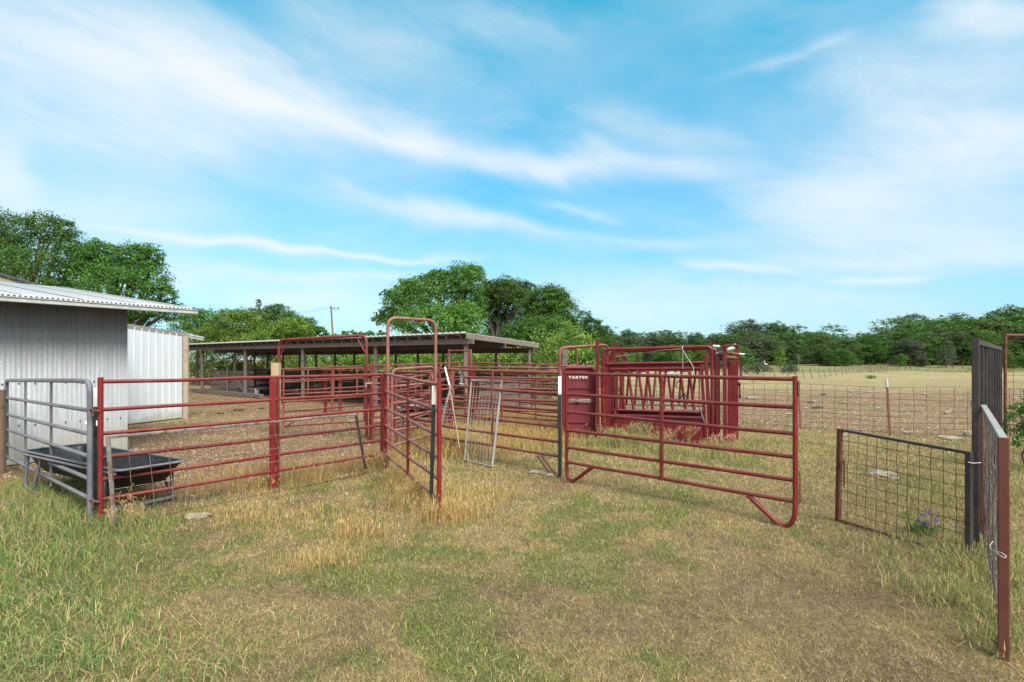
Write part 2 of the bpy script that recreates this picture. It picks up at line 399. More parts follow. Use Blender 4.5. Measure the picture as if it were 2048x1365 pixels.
x, y = frustum_pts(1750000, 2.5, 26, 101, keep_lawn)
wd = np.clip(y/4.5, 0.8, 3.2)
V, Fq, cc = blades((x, y), 0.014, 0.042, 0.0034, (0.35, 1.45), lawn_col, 103, wide=1.0, pts=1)
# widen blades with distance so that far ones still show
V = V.reshape(-1, 3, 3); mid = (V[:, 0]+V[:, 1])/2; s = wd[:, None]
V[:, 0] = mid+(V[:, 0]-mid)*s; V[:, 1] = mid+(V[:, 1]-mid)*s; V[:, 2] = mid+(V[:, 2]-mid)*np.clip(s, 0.9, 1.7)
o = numesh('short_grass', V.reshape(-1, 3), Fq, cc, M['blade'])
tag(o, 'short dry and green mown grass covering the ground around the pens', 'grass', kind='stuff')
def keep_tuft(x, y, r):
    return r.uniform(0, 1, len(x)) < np.clip(green_w(x, y)*1.3-0.42, 0.006, 1)*(1-inside_pen(x, y)*0.85)*(1-0.7*field_mask(x, y))
x, y = frustum_pts(170000, 2.5, 14, 107, keep_tuft)
def tuft_col(x, y, r):
    n = len(x); c = GREENS[r.integers(0, len(GREENS), n)]
    d = r.uniform(0, 1, n) < 0.28; c = np.where(d[:, None], STRAW[r.integers(0, len(STRAW), n)], c)
    lush = np.exp(-((x+4.9)**2+(y-4.9)**2)/2.2)[:, None]
    c = c*(1-0.6*lush)+np.array((0.09,0.23,0.05))*0.6*lush
    return c*r.uniform(0.5, 1.25, (n, 1))
V, Fq, cc = blades((x, y), 0.016, 0.048, 0.0038, (0.2, 1.0), tuft_col, 109)
o = numesh('green_grass_tufts', V, Fq, cc, M['blade'])
tag(o, 'thin bright green grass tufts growing through the dry lawn', 'grass', kind='stuff')

def clumps(specs, seed, hmin, hmax, width, palette, name, label, lean=(0.05,0.5), heads=False):
    r = np.random.default_rng(seed); xs, ys, hs = [], [], []
    for px, py, sx, sy, n, k in specs:          # centre in the photo, spread in metres along X and Y, how many, height factor
        D = CAMH*F/(py-HZ); cx = (px-1024)/F*D
        xs.append(cx+r.normal(0, sx, n)); ys.append(D+r.normal(0, sy, n)); hs.append(np.full(n, k))
    x, y, hk = np.concatenate(xs), np.concatenate(ys), np.concatenate(hs)
    V, Fq, cc = blades((x, y), hmin, hmax, width, lean, lambda a, b, q: palette[q.integers(0, len(palette), len(a))]*q.uniform(0.65, 1.15, (len(a), 1)), seed+1, wide=1.0)
    V = V.reshape(-1, 6, 3); b0 = V[:, 0:1, :].copy(); V[:, :, :] = b0+(V-b0)*np.stack([np.ones_like(hk)]*2+[hk], 1)[:, None, :]
    V = V.reshape(-1, 3)
    if heads:   # seed heads: small tilted kites at the stem tips
        tips = V.reshape(-1, 6, 3)[:, 4]; m = r.uniform(0, 1, len(tips)) < 0.45; t = tips[m]; n = len(t)
        a = r.uniform(0, 6.28, n); u = np.stack([np.cos(a)*0.004, np.sin(a)*0.004, np.zeros(n)], 1); w = np.stack([r.normal(0,0.006,n), r.normal(0,0.006,n), r.uniform(0.02,0.05,n)], 1)
        Vh = np.stack([t-w*0.4, t+u, t+w, t-u], 1).reshape(-1, 3); Fh = np.arange(len(Vh)).reshape(-1, 4)+len(V)
        V = np.concatenate([V, Vh]); Fq = np.concatenate([Fq, Fh]); cc = np.concatenate([cc, np.repeat(palette[r.integers(0, len(palette), n)]*1.1, 4, 0)])
    o = numesh(name, V, Fq, cc, M['blade']); return tag(o, label, 'grass', kind='stuff')
GOLD = np.array([(0.56,0.38,0.14),(0.48,0.29,0.10),(0.60,0.46,0.21),(0.40,0.24,0.09),(0.42,0.34,0.13)])
clumps([(510,965,0.35,0.22,1300,1.15),(590,960,0.25,0.2,900,1.3),(430,985,0.4,0.16,700,0.9),(650,940,0.3,0.25,700,0.9),(700,935,0.25,0.25,800,0.9),(770,925,0.2,0.3,900,1.25),
        (800,960,0.12,0.3,500,1.3),(830,1000,0.14,0.25,600,1.2),(880,1040,0.16,0.16,700,1.1),(920,1030,0.22,0.2,500,0.9),(720,1075,0.18,0.12,450,0.9),(560,1040,0.5,0.25,900,0.55),
        (650,1130,0.2,0.12,350,0.6),(300,1000,0.2,0.12,350,1.2),(270,990,0.1,0.1,200,1.2),(840,975,0.2,0.3,500,1.0),(900,1000,0.3,0.3,700,0.8),(960,990,0.4,0.3,600,0.6)], 201, 0.09, 0.26, 0.0030, GOLD,
       'tall_dry_grass', 'tall golden dry grass along the foot of the near red panels', heads=True)
clumps([(900,900,0.5,0.6,2600,1.1),(980,880,0.7,0.7,3200,1.1),(1060,860,0.8,0.8,3200,1.1),(860,885,0.3,0.6,900,1.1),(1050,835,1.0,1.0,2600,1.2),(960,900,0.5,0.4,1200,0.8),(1090,880,0.4,0.5,900,0.9)],
       211, 0.12, 0.32, 0.0075, GOLD*np.array((0.95,0.95,0.9)), 'pen_dry_grass', 'knee high pale dry grass filling the inner pen', heads=True)
WEED = np.array([(0.25,0.29,0.085),(0.34,0.33,0.13),(0.50,0.38,0.17),(0.20,0.25,0.075),(0.42,0.31,0.14)])
clumps([(1240,893,0.25,0.15,900,1.0),(1290,895,0.3,0.15,900,0.9),(1340,905,0.4,0.2,900,0.6),(1180,890,0.4,0.2,700,0.6),(1450,905,0.25,0.2,500,0.8),(1160,905,0.4,0.3,700,0.4),(1420,915,0.4,0.25,600,0.5),
        (1510,880,0.3,0.3,350,0.5),(1620,900,0.5,0.4,500,0.3)], 221, 0.12, 0.34, 0.007, WEED, 'chute_weeds', 'green and straw coloured weeds around the base of the cattle chute', heads=True)
clumps([(60,985,0.5,0.35,2000,1.0),(140,1010,0.35,0.25,1100,0.85),(20,1040,0.4,0.3,1600,0.9),(60,1120,0.45,0.3,2000,0.6),(30,1220,0.3,0.25,1800,0.5),(60,1320,0.3,0.2,1800,0.45),(250,1280,0.5,0.25,1000,0.35),(360,1340,0.3,0.15,700,0.35),(250,1050,0.25,0.12,600,0.7),(200,1040,0.3,0.15,700,0.8),(90,1060,0.4,0.25,1200,0.7)], 231, 0.09, 0.22, 0.0052,
       np.array([(0.10,0.20,0.05),(0.16,0.26,0.06),(0.13,0.22,0.065),(0.25,0.29,0.085),(0.44,0.36,0.16),(0.50,0.39,0.19)]), 'lush_green_grass', 'lush green grass around the foot of the grey tube gate')
clumps([(1965,1150,0.14,0.25,900,1.0),(1990,1230,0.16,0.2,900,0.8),(1900,1180,0.25,0.2,700,0.7),(2040,1000,0.5,0.4,1600,1.3),(2045,1150,0.3,0.3,1300,1.0),(1830,1090,0.4,0.2,700,0.5),(1870,1010,0.5,0.4,900,0.7),(2040,1290,0.2,0.15,600,0.6),(1950,1110,0.1,0.1,300,0.9)],
       241, 0.08, 0.24, 0.0042, WEED, 'gateside_dry_grass', 'tangled straw and green grass around the rusty mesh gates', lean=(0.2,1.0), heads=True)
clumps([(x_, y_, 0.5, 0.5, 160, 0.8) for x_, y_ in ((330,852),(300,858),(420,830),(1985,900),(2030,880),(1500,850),(1560,865),(720,870),(640,866),(1900,1000))], 251, 0.06, 0.16, 0.009,
       np.concatenate([WEED, GREENS]), 'yard_grass_patches', 'sparse green grass patches on the bare dirt yard')

r9 = np.random.default_rng(555); n9 = 26000; y9 = r9.uniform(70, 101, n9); x9 = r9.uniform(-0.35, 1.15, n9)*y9
m9 = fbm(x9, y9, 9, 3, 95) > 0.47; x9, y9 = x9[m9], y9[m9]
V, Fq, cc = blades((x9, y9), 0.15, 0.55, 0.05, (0.05,0.6), lambda a, b, q: WEED[q.integers(0, 5, len(a))]*q.uniform(0.5, 0.95, (len(a), 1)), 557, pts=1)
tag(numesh('field_edge_grass', V, Fq, cc, M['blade']), 'taller grass and weeds along the far edge of the pasture', 'grass', kind='stuff')
# chips and clods
def pebbles(x, y, smin, smax, cols, seed, name, label, flat_=0.5, cat='debris'):
    r = np.random.default_rng(seed); n = len(x); z = terrain(x, y); s = r.uniform(smin, smax, n)
    base = np.array([(1,0,0),(0.3,0.9,0),(-0.8,0.6,0),(-0.9,-0.5,0),(0.2,-1,0),(0.1,0.1,1.0)])
    a = r.uniform(0, 6.28, n); ca, sa = np.cos(a), np.sin(a)
    P = base[None]*r.uniform(0.7, 1.3, (n, 6, 1)); 
    X_ = P[..., 0]*ca[:, None]-P[..., 1]*sa[:, None]*0.7; Y_ = P[..., 0]*sa[:, None]+P[..., 1]*ca[:, None]*0.7
    V = np.stack([X_*s[:, None]+x[:, None], Y_*s[:, None]+y[:, None], P[..., 2]*s[:, None]*flat_+z[:, None]-0.002], 2).reshape(-1, 3)
    k = np.arange(n)[:, None]*6; Fq = np.concatenate([k+np.array(t) for t in ((0,1,5),(1,2,5),(2,3,5),(3,4,5),(4,0,5))], 0)
    c = np.repeat(cols[r.integers(0, len(cols), n)]*r.uniform(0.7, 1.2, (n, 1)), 6, 0)
    o = numesh(name, V, Fq, c, M['blade']); return tag(o, label, cat, kind='stuff')
x, y = frustum_pts(90000, 5.5, 30, 301, lambda x, y, r: r.uniform(0, 1, len(x)) < inside_pen(x, y)*0.9)
pebbles(x, y, 0.008, 0.03, np.array([(0.52,0.42,0.29),(0.40,0.27,0.16),(0.46,0.38,0.28),(0.15,0.09,0.06),(0.30,0.19,0.11),(0.22,0.13,0.08)]), 303, 'wood_chips', 'pale chips and gravel scattered over the bare dirt yard')
x, y = frustum_pts(60000, 9, 45, 311, lambda x, y, r: r.uniform(0, 1, len(x)) < field_mask(x, y)*(fbm(x*0.5, y, 1.5, 3, 91) > 0.42)*0.9)
pebbles(x, y, 0.015, 0.05, np.array([(0.19,0.12,0.075),(0.13,0.085,0.055),(0.34,0.25,0.16),(0.46,0.36,0.23),(0.25,0.17,0.11)]), 313, 'soil_clods', 'brown clods and straw over the stony pasture behind the wire fence', 0.45)
x, y = frustum_pts(6000, 2.6, 9, 321, lambda x, y, r: inside_pen(x, y) < 0.5)
V, Fq, cc = blades((x, y), 0.04, 0.14, 0.0024, (1.1, 1.5), lambda a, b, q: STRAW[q.integers(0, 5, len(a))]*q.uniform(0.7, 1.25, (len(a), 1)), 323, pts=1)
o = numesh('loose_straw', V+np.array((0,0,0.02)), Fq, cc, M['blade']); tag(o, 'loose straw stems lying on the lawn', 'straw', kind='stuff')
# ------------------------------------------------------------------ pipe panels
def panel(name, label, cat, xl, Dl, ysl, xr, Dr, ysr, mat='red', r=0.0205, rs=0.026, uprights=(), group='red pipe fence panels', stl=(0.05,0.0), str_=(0.05,0.0), smat=None, left=True, right=True, ur=None):
    """pipe panel between two places on the ground; ysl / ysr give the height of every rail (photo rows) at its two ends"""
    A, B = G(xl, Dl), G(xr, Dr); e = empty(name, ((A.x+B.x)/2, (A.y+B.y)/2, 0), label, cat, group)
    zl = [W(xl, y, Dl).z for y in ysl]; zr = [W(xr, y, Dr).z for y in ysr]
    for a, b in zip(zl, zr):
        q_ = random.Random(int(xl*7+a*999)); MB().tube([Vector((A.x,A.y,a)).lerp(Vector((B.x,B.y,b)), t)+Vector((q_.uniform(-.006,.006),q_.uniform(-.006,.006),q_.uniform(-.008,.004)))*(0 if t in (0,1) else 1) for t in (0,.2,.4,.6,.8,1)], r).build('rail', M[mat], e)
    sm = M[smat or mat]
    if left: MB().tube([(A.x,A.y,(zl[-1] if stl[1] is None else stl[1])), (A.x,A.y,zl[0]+stl[0])], rs).build('upright', sm, e)
    if right: MB().tube([(B.x,B.y,(zr[-1] if str_[1] is None else str_[1])), (B.x,B.y,zr[0]+str_[0])], rs).build('upright', sm, e)
    dv = (B-A); n = Vector((-dv.y, dv.x, 0)).normalized()
    for u in uprights:
        P = onplane(u, HZ, (A.x,A.y), (dv.x,dv.y)); t = (P.x-A.x)/dv.x if abs(dv.x) > 1e-6 else (P.y-A.y)/dv.y
        zt, zb = zl[0]+(zr[0]-zl[0])*t, zl[-1]+(zr[-1]-zl[-1])*t
        off = n*(-0.012 if n.y > 0 else 0.012)
        MB().beam((P.x+off.x,P.y+off.y,zb-0.02), (P.x+off.x,P.y+off.y,zt+0.005), 0.044, 0.03, (n.x,n.y,0), bev=0.006).build('middle_upright', sm, e)
    e['_a'] = 0; del e['_a']
    return e, A, B, zl, zr
def zs(zl, D): return [HZ-(z-CAMH)*F/D for z in zl]
R6 = [1.50,1.27,1.03,0.78,0.53,0.28]

# near long red panel
yl = [763.8,820,868,916,959.6,999.6]; ym = [755.6,800.5,838.3,877,913.4,944.5]; yr = [750,786.8,819,851.3,881,907.7]
e, A, B, zl, zr = panel('fence_panel', 'long red pipe panel running from the grey gate past the pale wooden post', 'fence panel',
      201, 5.74, yl, 764, 8.56, yr, mat='red', uprights=(), smat='red_bright', stl=(0.045,0.0), str_=(0.02,0.0), group='near red pipe panels')
P = G(545, 7.19); n = Vector((-0.777,0.629,0))
mb = MB(); mb.beam((P.x,P.y,0.0), (P.x,P.y,1.46), 0.074, 0.05, (n.x,n.y,0), bev=0.012); mb.beam((P.x+0.05,P.y+0.045,0.0), (P.x+0.05,P.y+0.045,1.45), 0.03, 0.045, (n.x,n.y,0), bev=0.005)
mb.build('middle_post', M['red_bright'], e)
mb = MB()
for xx_, yy_ in ((201.5,846),):
    p = onplane(xx_-4, yy_, (A.x,A.y), (0.777,-0.629)); mb.box(p+Vector((0.012,-0.030,0)), (0.028,0.004,0.055), 0.3)
mb.build('sticker', M['sticker'], e)
# receding panel
yl3 = [748,782.7,816.6,850.8,880.4,908]; yr3 = [769.4,822.5,872,917,960,1001]
e3, A3, B3, z3l, z3r = panel('fence_panel', 'sun-faded red pipe panel running from the tall bow frame towards the camera', 'fence panel',
      771, 8.46, yl3, 878.5, 5.84, yr3, mat='red_faded', uprights=(817.6,), smat='red_bright', group='near red pipe panels', str_=(0.03,0.0), rs=0.025)
MB().tube([(A3.x+0.06,A3.y-0.12,z3l[-1]), (A3.x+0.01,A3.y-0.02,0.02)], 0.015).build('brace', M['red'], e3)
# panel behind the opening, between the near corner and the right hand post
yl4 = [738.7,770.5,798.5,827,851.6,874.7]; yr4 = [746,788,822,854,884.5,913.5]
e4, A4, B4, z4l, z4r = panel('fence_panel', 'red pipe panel with a small grey mesh gate leaning on it', 'fence panel', 879.5, 9.95, yl4, 1121, 8.08, yr4,
      mat='red_far', uprights=(986,), group='near red pipe panels', stl=(0.02,0.0), str_=(0.02,0.0), r=0.022)
def on4(px, py): return onplane(px, py, (A4.x,A4.y), (B4.x-A4.x,B4.y-A4.y))
MB().tube([on4(911.4,882), on4(898,897)], 0.018).build('brace', M['red_far'], e4)
for dx in (0,9): MB().tube([on4(1074+dx,912), on4(1100+dx,947)], 0.016).build('brace', M['red_far'], e4)
# gate on the right, bow legs
yl5 = [747,789,824.3,861,895,924]; yr5 = [758.8,815,868,914.5,961.5,1003.8]
e5, A5, B5, z5l, z5r = panel('bow_gate', 'red six-rail gate with curved bow legs standing open in front of the cattle chute', 'gate', 1133.5, 7.66, yl5, 1590.5, 5.53, yr5,
      mat='red', uprights=(1324,), group='near red pipe panels', left=False, right=False, r=0.0215)
def on5(px, py): return onplane(px, py, (A5.x,A5.y), (B5.x-A5.x,B5.y-A5.y))
MB().tube(bend([(B5.x,B5.y,z5r[0]+0.03), on5(1590.5,1012), on5(1589,1036), on5(1581,1049), on5(1568,1054), on5(1555,1047), on5(1495,990)], 0.06), 0.0245).build('bow_leg', M['red_bright'], e5)
MB().tube(bend([(A5.x,A5.y,z5l[0]+0.01), on5(1133.5,940), on5(1134.5,953), on5(1140,961), on5(1148,962), on5(1186,934)], 0.05), 0.0245).build('bow_leg', M['red_bright'], e5)
MB().tube([on5(1335,749.5), on5(1359,750.2)], 0.0265).build('tape_wrap', M['tape'], e5)

def chain(name, p, length, label, mat='rust', parent=None, link=0.034):
    mb = MB(); n = int(length/(link*0.72))
    for i in range(n):
        c = Vector(p)-Vector((0,0,i*link*0.72)); a = 0.3+(i % 2)*1.5708
        pts = [c+Vector((math.cos(a)*math.cos(t)*link*0.30, math.sin(a)*math.cos(t)*link*0.30, math.sin(t)*link*0.5)) for t in np.linspace(0, 2*math.pi, 9)]
        mb.tube(pts, 0.004, 5, False)
    o = mb.build(name, M[mat], parent, loc=None if parent else tuple(p))
    if not parent: tag(o, label, 'chain')
    return o
p = W(1597.5, 765, 5.5); chain('chain', p, 0.17, 'short chain hanging from the top outer corner of the red bow gate')
p = W(1599.5, 945, 5.5); chain('chain', p, 0.32, 'rusty chain hanging low on the outer end of the red bow gate')

# grey tube gate
yg_l = [761,796,829,859,889,913]; yg_r = [764,821.5,868.5,914,959,998]
Ag, Bg = G(13, 8.55), G(180, 5.74)
eg = empty('tube_gate', ((Ag.x+Bg.x)/2, (Ag.y+Bg.y)/2, 0), 'grey six-rail tube gate with rounded top corners in front of the metal barn', 'gate')
dg = (Bg-Ag)
def ong(px, py): return onplane(px, py, (Ag.x,Ag.y), (dg.x,dg.y))
zl = [W(13,y,8.55).z for y in yg_l]; zr = [W(180,y,5.74).z for y in yg_r]
fr = bend([(Ag.x,Ag.y,zl[-1]-0.05), (Ag.x,Ag.y,zl[0]), ong(152,761.5)-Vector((0,0,0)), (Bg.x,Bg.y,zr[0]), (Bg.x,Bg.y,0.03)], 0.13)
MB().tube(fr, 0.027, 12).build('gate_frame', M['grey_pipe'], eg)
for a, b in list(zip(zl, zr))[1:]: MB().tube([(Ag.x,Ag.y,a), (Bg.x,Bg.y,b)], 0.023).build('rail', M['grey_pipe'], eg)
for u, yt, yb in ((50.5,762,927),(102,765,972)):
    a, b = ong(u, yt), ong(u, yb); MB().beam(a+Vector((0.016,-0.018,0)), b+Vector((0.016,-0.018,0)), 0.05, 0.022, (dg.y,-dg.x,0), bev=0.006).build('middle_upright', M['grey_pipe'], eg)
MB().tube([ong(178.5,845)+Vector((0.0,-0.026,0)), ong(178.5,845)+Vector((0.0,-0.034,0))], 0.017, 12).build('sticker', M['sticker'], eg)
for yy_ in (823,1004):
    mb = MB(); p = W(185,yy_,5.72); mb.tube([p+Vector((-0.03,0,0.02)), p+Vector((0.09,-0.02,0.0))], 0.010, 8); mb.tube([p+Vector((0.02,-0.02,0.04)), p+Vector((0.02,-0.02,-0.05))], 0.009, 8)
    mb.build('latch_pin', M['rust'], eg)

# steel posts with pale tips
def steel_post(label, px, D, top_y, tip_px, lean=(0,0), body='post_black', tip='post_white', width=0.036, cat='steel post', group=None, name='steel_post', hb=0.0):
    b = G(px, D); e = empty(name, b, label, cat, group); zt = W(px, top_y, D).z
    def P(z): return Vector((b.x+lean[0]*z/zt, b.y+lean[1]*z/zt, z))
    def prof(z0, z1, nm, m):
        mb = MB(); mb.beam(P(z0), P(z1), width, 0.006, (0,1,0)); a, c = P(z0)+Vector((0,0.016,0)), P(z1)+Vector((0,0.016,0)); mb.beam(a, c, 0.006, 0.030, (0,1,0))
        z = z0+0.03
        while z < z1 and nm == 'post_body': mb.box(P(z)+Vector((0,-0.006,0)), (0.012,0.010,0.016)); z += 0.055
        mb.build(nm, M[m], e)
    zt2 = zt-tip_px*D/F
    prof(-0.1, zt2, 'post_body', body); prof(zt2, zt, 'post_tip', tip); return e
steel_post('leaning black steel post with a long white tip beside the faded red panel', 861.5, 5.95, 772, 37.5, lean=(0.035,0.0), width=0.042)
steel_post('upright black steel post with white tip at the hinge side of the bow gate', 1119.5, 7.95, 753, 36, width=0.048)
steel_post('chipped white-tipped steel post between the grey gate and long red panel', 190.5, 5.95, 776, 38, width=0.042)

# timber posts
def timber_post(px, D, yt, wpx, label, mat, round_=False, zb=-0.1):
    b = G(px, D); w = wpx*D/F; zt = W(px, yt, D).z
    mb = MB()
    if round_:
        mb.tube([(b.x,b.y,zb), (b.x+0.004,b.y,zt*0.5), (b.x,b.y,zt)], w/2, 14)
    else: mb.beam((b.x,b.y,zb), (b.x,b.y,zt), w, w*0.95, (0,1,0), bev=0.006)
    return tag(mb.build('wooden_post', M[mat], None, loc=b), label, 'wooden post')
timber_post(552, 7.42, 726, 15, 'new pale pine post standing behind the middle of the long red panel', 'wood_pine')
timber_post(1, 8.2, 780, 17, 'brown round wooden post at the outer end of the grey tube gate', 'wood_brown', True)
timber_post(1129.5, 12.9, 698, 10.5, 'weathered grey wooden post inside the bow frame behind the solid red door', 'wood_grey')

# tall bow frames
def bow(name, label, xl, Dl, xr, Dr, yt_l, yt_r, mat, r=0.027, group='red walk-through bow frames', braces=False, zb=0.0):
    A, B = G(xl, Dl, zb), G(xr, Dr, zb); zl, zr = W(xl,yt_l,Dl).z, W(xr,yt_r,Dr).z
    e = empty(name, ((A.x+B.x)/2,(A.y+B.y)/2,0), label, 'gate frame', group)
    MB().tube(bend([A, (A.x,A.y,zl), (B.x,B.y,zr), B], 0.16, 8), r, 12).build('bow_tube', M[mat], e)
    if braces:
        d = (B-A).normalized()
        for P, z, s in ((A,zl,1),(B,zr,-1)):
            MB().tube([P+Vector((0,0,z-0.42)), P+d*(s*0.26)+Vector((0,0,z-0.01))], 0.014).build('brace', M[mat], e)
    return e
e = bow('bow_gateway', 'tall narrow red bow frame standing at the corner of the near panels', 775.5, 8.6, 871.3, 9.2, 635.5, 641.5, 'red_faded', 0.0255)
e = bow('bow_gateway', 'wide red bow frame with corner braces over the closed gate before the cattle shed', 557.7, 12.5, 732.8, 11.8, 680.5, 671, 'red', 0.032, braces=True)
MB().beam(G(742,11.7), G(742,11.7,1.56), 0.085, 0.05, (0,1,0), bev=0.01).build('side_post', M['chute'], e)
MB().tube([W(741.5,729,11.65), W(741.5,752,11.65)], 0.03).build('hinge_sleeve', M['red'], e)
mb = MB(); mb.tube([W(732,774,11.6), W(732,767,11.6), W(743,767,11.6), W(743,764,11.6)], 0.012); mb.build('latch', M['silver'], e)
# gate inside the wide bow
e, *_ = panel('fence_panel', 'red pipe gate closed inside the wide braced bow frame', 'gate', 567, 12.45, [738.5,761.5,782.5,804.5,824,853], 729, 11.85, [732.5,755,773.8,793,810,842], mat='red_far', uprights=(665,), group='inner red pipe panels', stl=(0.02,None), str_=(0.02,None), rs=0.022, r=0.019)
for yy_ in (740,765,783,805): MB().tube([W(558,yy_,12.5), W(568,yy_,12.45)], 0.03, 8).build('hinge', M['red'], e)
A_ = G(575,12.42,0.12); MB().tube([W(569,855,12.4), W(590,843,12.37)], 0.014).build('brace', M['red'], e)
# raised three-rail section behind
e = empty('feeder_rail', G(650,17.4), 'raised three-rail red section standing on two wide posts in front of the cattle shed', 'fence panel', 'inner red pipe panels')
for a, b in ((741,736.5),(765,757),(789,782)): MB().tube([W(569,a,17.4), W(731,b,17.4)], 0.024).build('rail', M['red_far'], e)
for u in (616,667,714): MB().tube([W(u,738,17.36), W(u,790,17.36)], 0.026).build('upright', M['red_far'], e)
for u, mm_ in ((651,'chute'),(680.5,'red')): MB().beam(G(u,17.5), W(u,737,17.5), 0.10, 0.05, (0,1,0), bev=0.01).build('wide_post', M[mm_], e)

# inner panels; heights from R6
e, *_ = panel('fence_panel', 'red pipe panel climbing away behind the tall narrow bow frame towards the shed corner post', 'fence panel', 744, 11.8, zs([1.545,1.30,1.06,0.81,0.56,0.3],11.8), 929, 16.7,
      zs([1.59,1.34,1.10,0.85,0.6,0.3],16.7), mat='red_far', uprights=(802,842,880), group='inner red pipe panels', r=0.023)
e, *_ = panel('fence_panel', 'second red pipe panel crossing low behind the tall narrow bow frame', 'fence panel', 746, 10.9, zs([1.39,1.2,1.0,0.76,0.54,0.3],10.9), 905, 12.6,
      zs([1.46,1.25,1.02,0.78,0.54,0.3],12.6), mat='red_far', uprights=(830,), group='inner red pipe panels')
e, *_ = panel('fence_panel', 'red pipe panel with a middle upright behind the leaning grey mesh gate', 'fence panel', 906.5, 13.2, zs(R6,13.2), 1119, 11.95, zs([1.495,1.27,1.03,0.78,0.53,0.28],11.95),
      mat='red_far', uprights=(1004.5,), group='inner red pipe panels', r=0.022, rs=0.03)
e, *_ = panel('fence_panel', 'far red pipe panel closing the inner pen below the shed roof corner', 'fence panel', 948.5, 16.0, zs([1.585,1.34,1.1,0.85,0.6,0.3],16), 1119, 13.4, zs([1.55,1.3,1.06,0.81,0.56,0.28],13.4),
      mat='red_far', uprights=(1040,), group='inner red pipe panels', r=0.024, rs=0.036)
e, *_ = panel('fence_panel', 'most distant red pipe panel seen below the trees right of the shed', 'fence panel', 1062, 22, zs([1.5,1.2,0.9,0.6],22), 1196, 20, zs([1.5,1.2,0.9,0.6],20), mat='red_far', uprights=(1120,), group='inner red pipe panels', r=0.024)
e, *_ = panel('fence_panel', 'red pipe panel between the far one and the panel with a middle upright', 'fence panel', 930, 14.4, zs([1.42,1.2,0.98,0.74,0.5,0.28],14.4), 1117, 12.7, zs([1.40,1.19,0.97,0.73,0.5,0.27],12.7),
      mat='red_far', uprights=(1072,), group='inner red pipe panels', r=0.022)
e, *_ = panel('fence_panel', 'short red pipe panel angled away between the two walk-through gates', 'fence panel', 792, 10.2, zs([1.3,1.1,0.9,0.7,0.5,0.3],10.2), 900, 13.6, zs([1.42,1.2,0.98,0.74,0.5,0.28],13.6),
      mat='red_far', uprights=(858,), group='inner red pipe panels', r=0.022)
# walk-through portal and posts by the shed corner
e = empty('gate_portal', G(920,14.6), 'square topped red portal frame with dark side post before the shed corner', 'gate frame')
MB().tube([G(898,14.7), W(898,699,14.7)], 0.030).build('upright', M['red_far'], e)
MB().tube([G(941.5,14.5), W(941.5,699,14.5)], 0.030).build('upright', M['red_far'], e)
MB().tube([W(898,702,14.7), W(941.5,701.5,14.5)], 0.022).build('crossbar', M['rust'], e)
MB().beam(G(938,14.75), W(938,700,14.75), 0.06, 0.04, (0,1,0)).build('side_post', M['rust'], e)
MB().beam(G(944.5,14.4), W(944.5,735,14.4), 0.15, 0.05, (0,1,0), bev=0.01).build('side_post', M['chute'], e)
mb = MB()
for k in range(6): mb.tube([W(931,742+k*7.5,14.3), W(932+(k % 2)*2,748+k*7.5,14.28)], 0.006, 5)
mb.build('chain', M['silver'], e)
# walk-through bow gates
def bowgate(label, xl, Dl, yl, xr, Dr, yr, mat, zb, group='walk-through bow gates'):
    A, B = G(xl,Dl), G(xr,Dr); e = empty('walk_gate', ((A.x+B.x)/2,(A.y+B.y)/2,0), label, 'gate', group)
    zl = [W(xl,y,Dl).z for y in yl]; zr = [W(xr,y,Dr).z for y in yr]
    MB().tube(bend([(A.x,A.y,zb), (A.x,A.y,zl[0]), (B.x,B.y,zr[0]), (B.x,B.y,zb)], 0.14, 7), 0.025, 10).build('gate_frame', M[mat], e)
    for a, b in list(zip(zl,zr))[1:]: MB().tube([(A.x,A.y,a),(B.x,B.y,b)], 0.021).build('rail', M[mat], e)
    return e
bowgate('faded red walk-through gate with rounded top hinged on the tall narrow bow frame', 784, 8.9, [740,774,808,838.7,862,892], 868, 10.06, [733.5,766,795,822,847.5,868], 'red_faded', 0.28)
bowgate('red walk-through gate with rounded top seen through the faded one', 787, 10.9, [744,765,787,810,831], 865, 9.5, [747,771,796,820,845], 'red', 0.35)
# things leaning in the inner pen
e = empty('leaning_mesh_gate', G(955,8.8), 'small grey mesh gate leaning on the red panel with its mesh coming loose', 'gate')
TL, TR, BR, BL = W(943,761.5,9.38), W(1003,763.5,8.97), W(984,934,8.6), W(929,920,9.1)
MB().tube([TL,TR], 0.024).build('top_rail', M['galv_old'], e); MB().tube([TL,BL], 0.017).build('side_rail', M['galv_old'], e)
MB().tube([TR,BR], 0.021).build('side_rail', M['galv_old'], e); MB().tube([BL,BR], 0.013).build('bottom_rail', M['galv_old'], e)
mb = MB(); r_ = random.Random(4)
for k in range(1,9):
    t = k/9; a, b = TL.lerp(TR,t), BL.lerp(BR,t); m_ = a.lerp(b,0.5)+Vector((r_.uniform(-.015,.015),-0.02,0)); mb.tube([a,m_,b], 0.0035, 5, False)
for k in range(1,12):
    t = k/12; mb.tube([TL.lerp(BL,t), TL.lerp(BL,t).lerp(TR.lerp(BR,t),0.5)+Vector((0,-0.012,r_.uniform(-.01,.01))), TR.lerp(BR,t)], 0.003, 5, False)
mb.build('wire_mesh', M['galv_old'], e)
e = empty('sorting_stick', W(919,894,9.2), 'white livestock sorting stick leaning beside the tall narrow bow frame', 'stick')
a, b, c = W(889.7,735,9.6), W(898.8,771,9.54), W(919,896,9.2)
MB().tube([a,b], 0.016, 10).build('grip', M['post_white'], e); MB().tube([b,c], 0.012, 8, r2=0.009).build('shaft', M['wood_pale'], e)
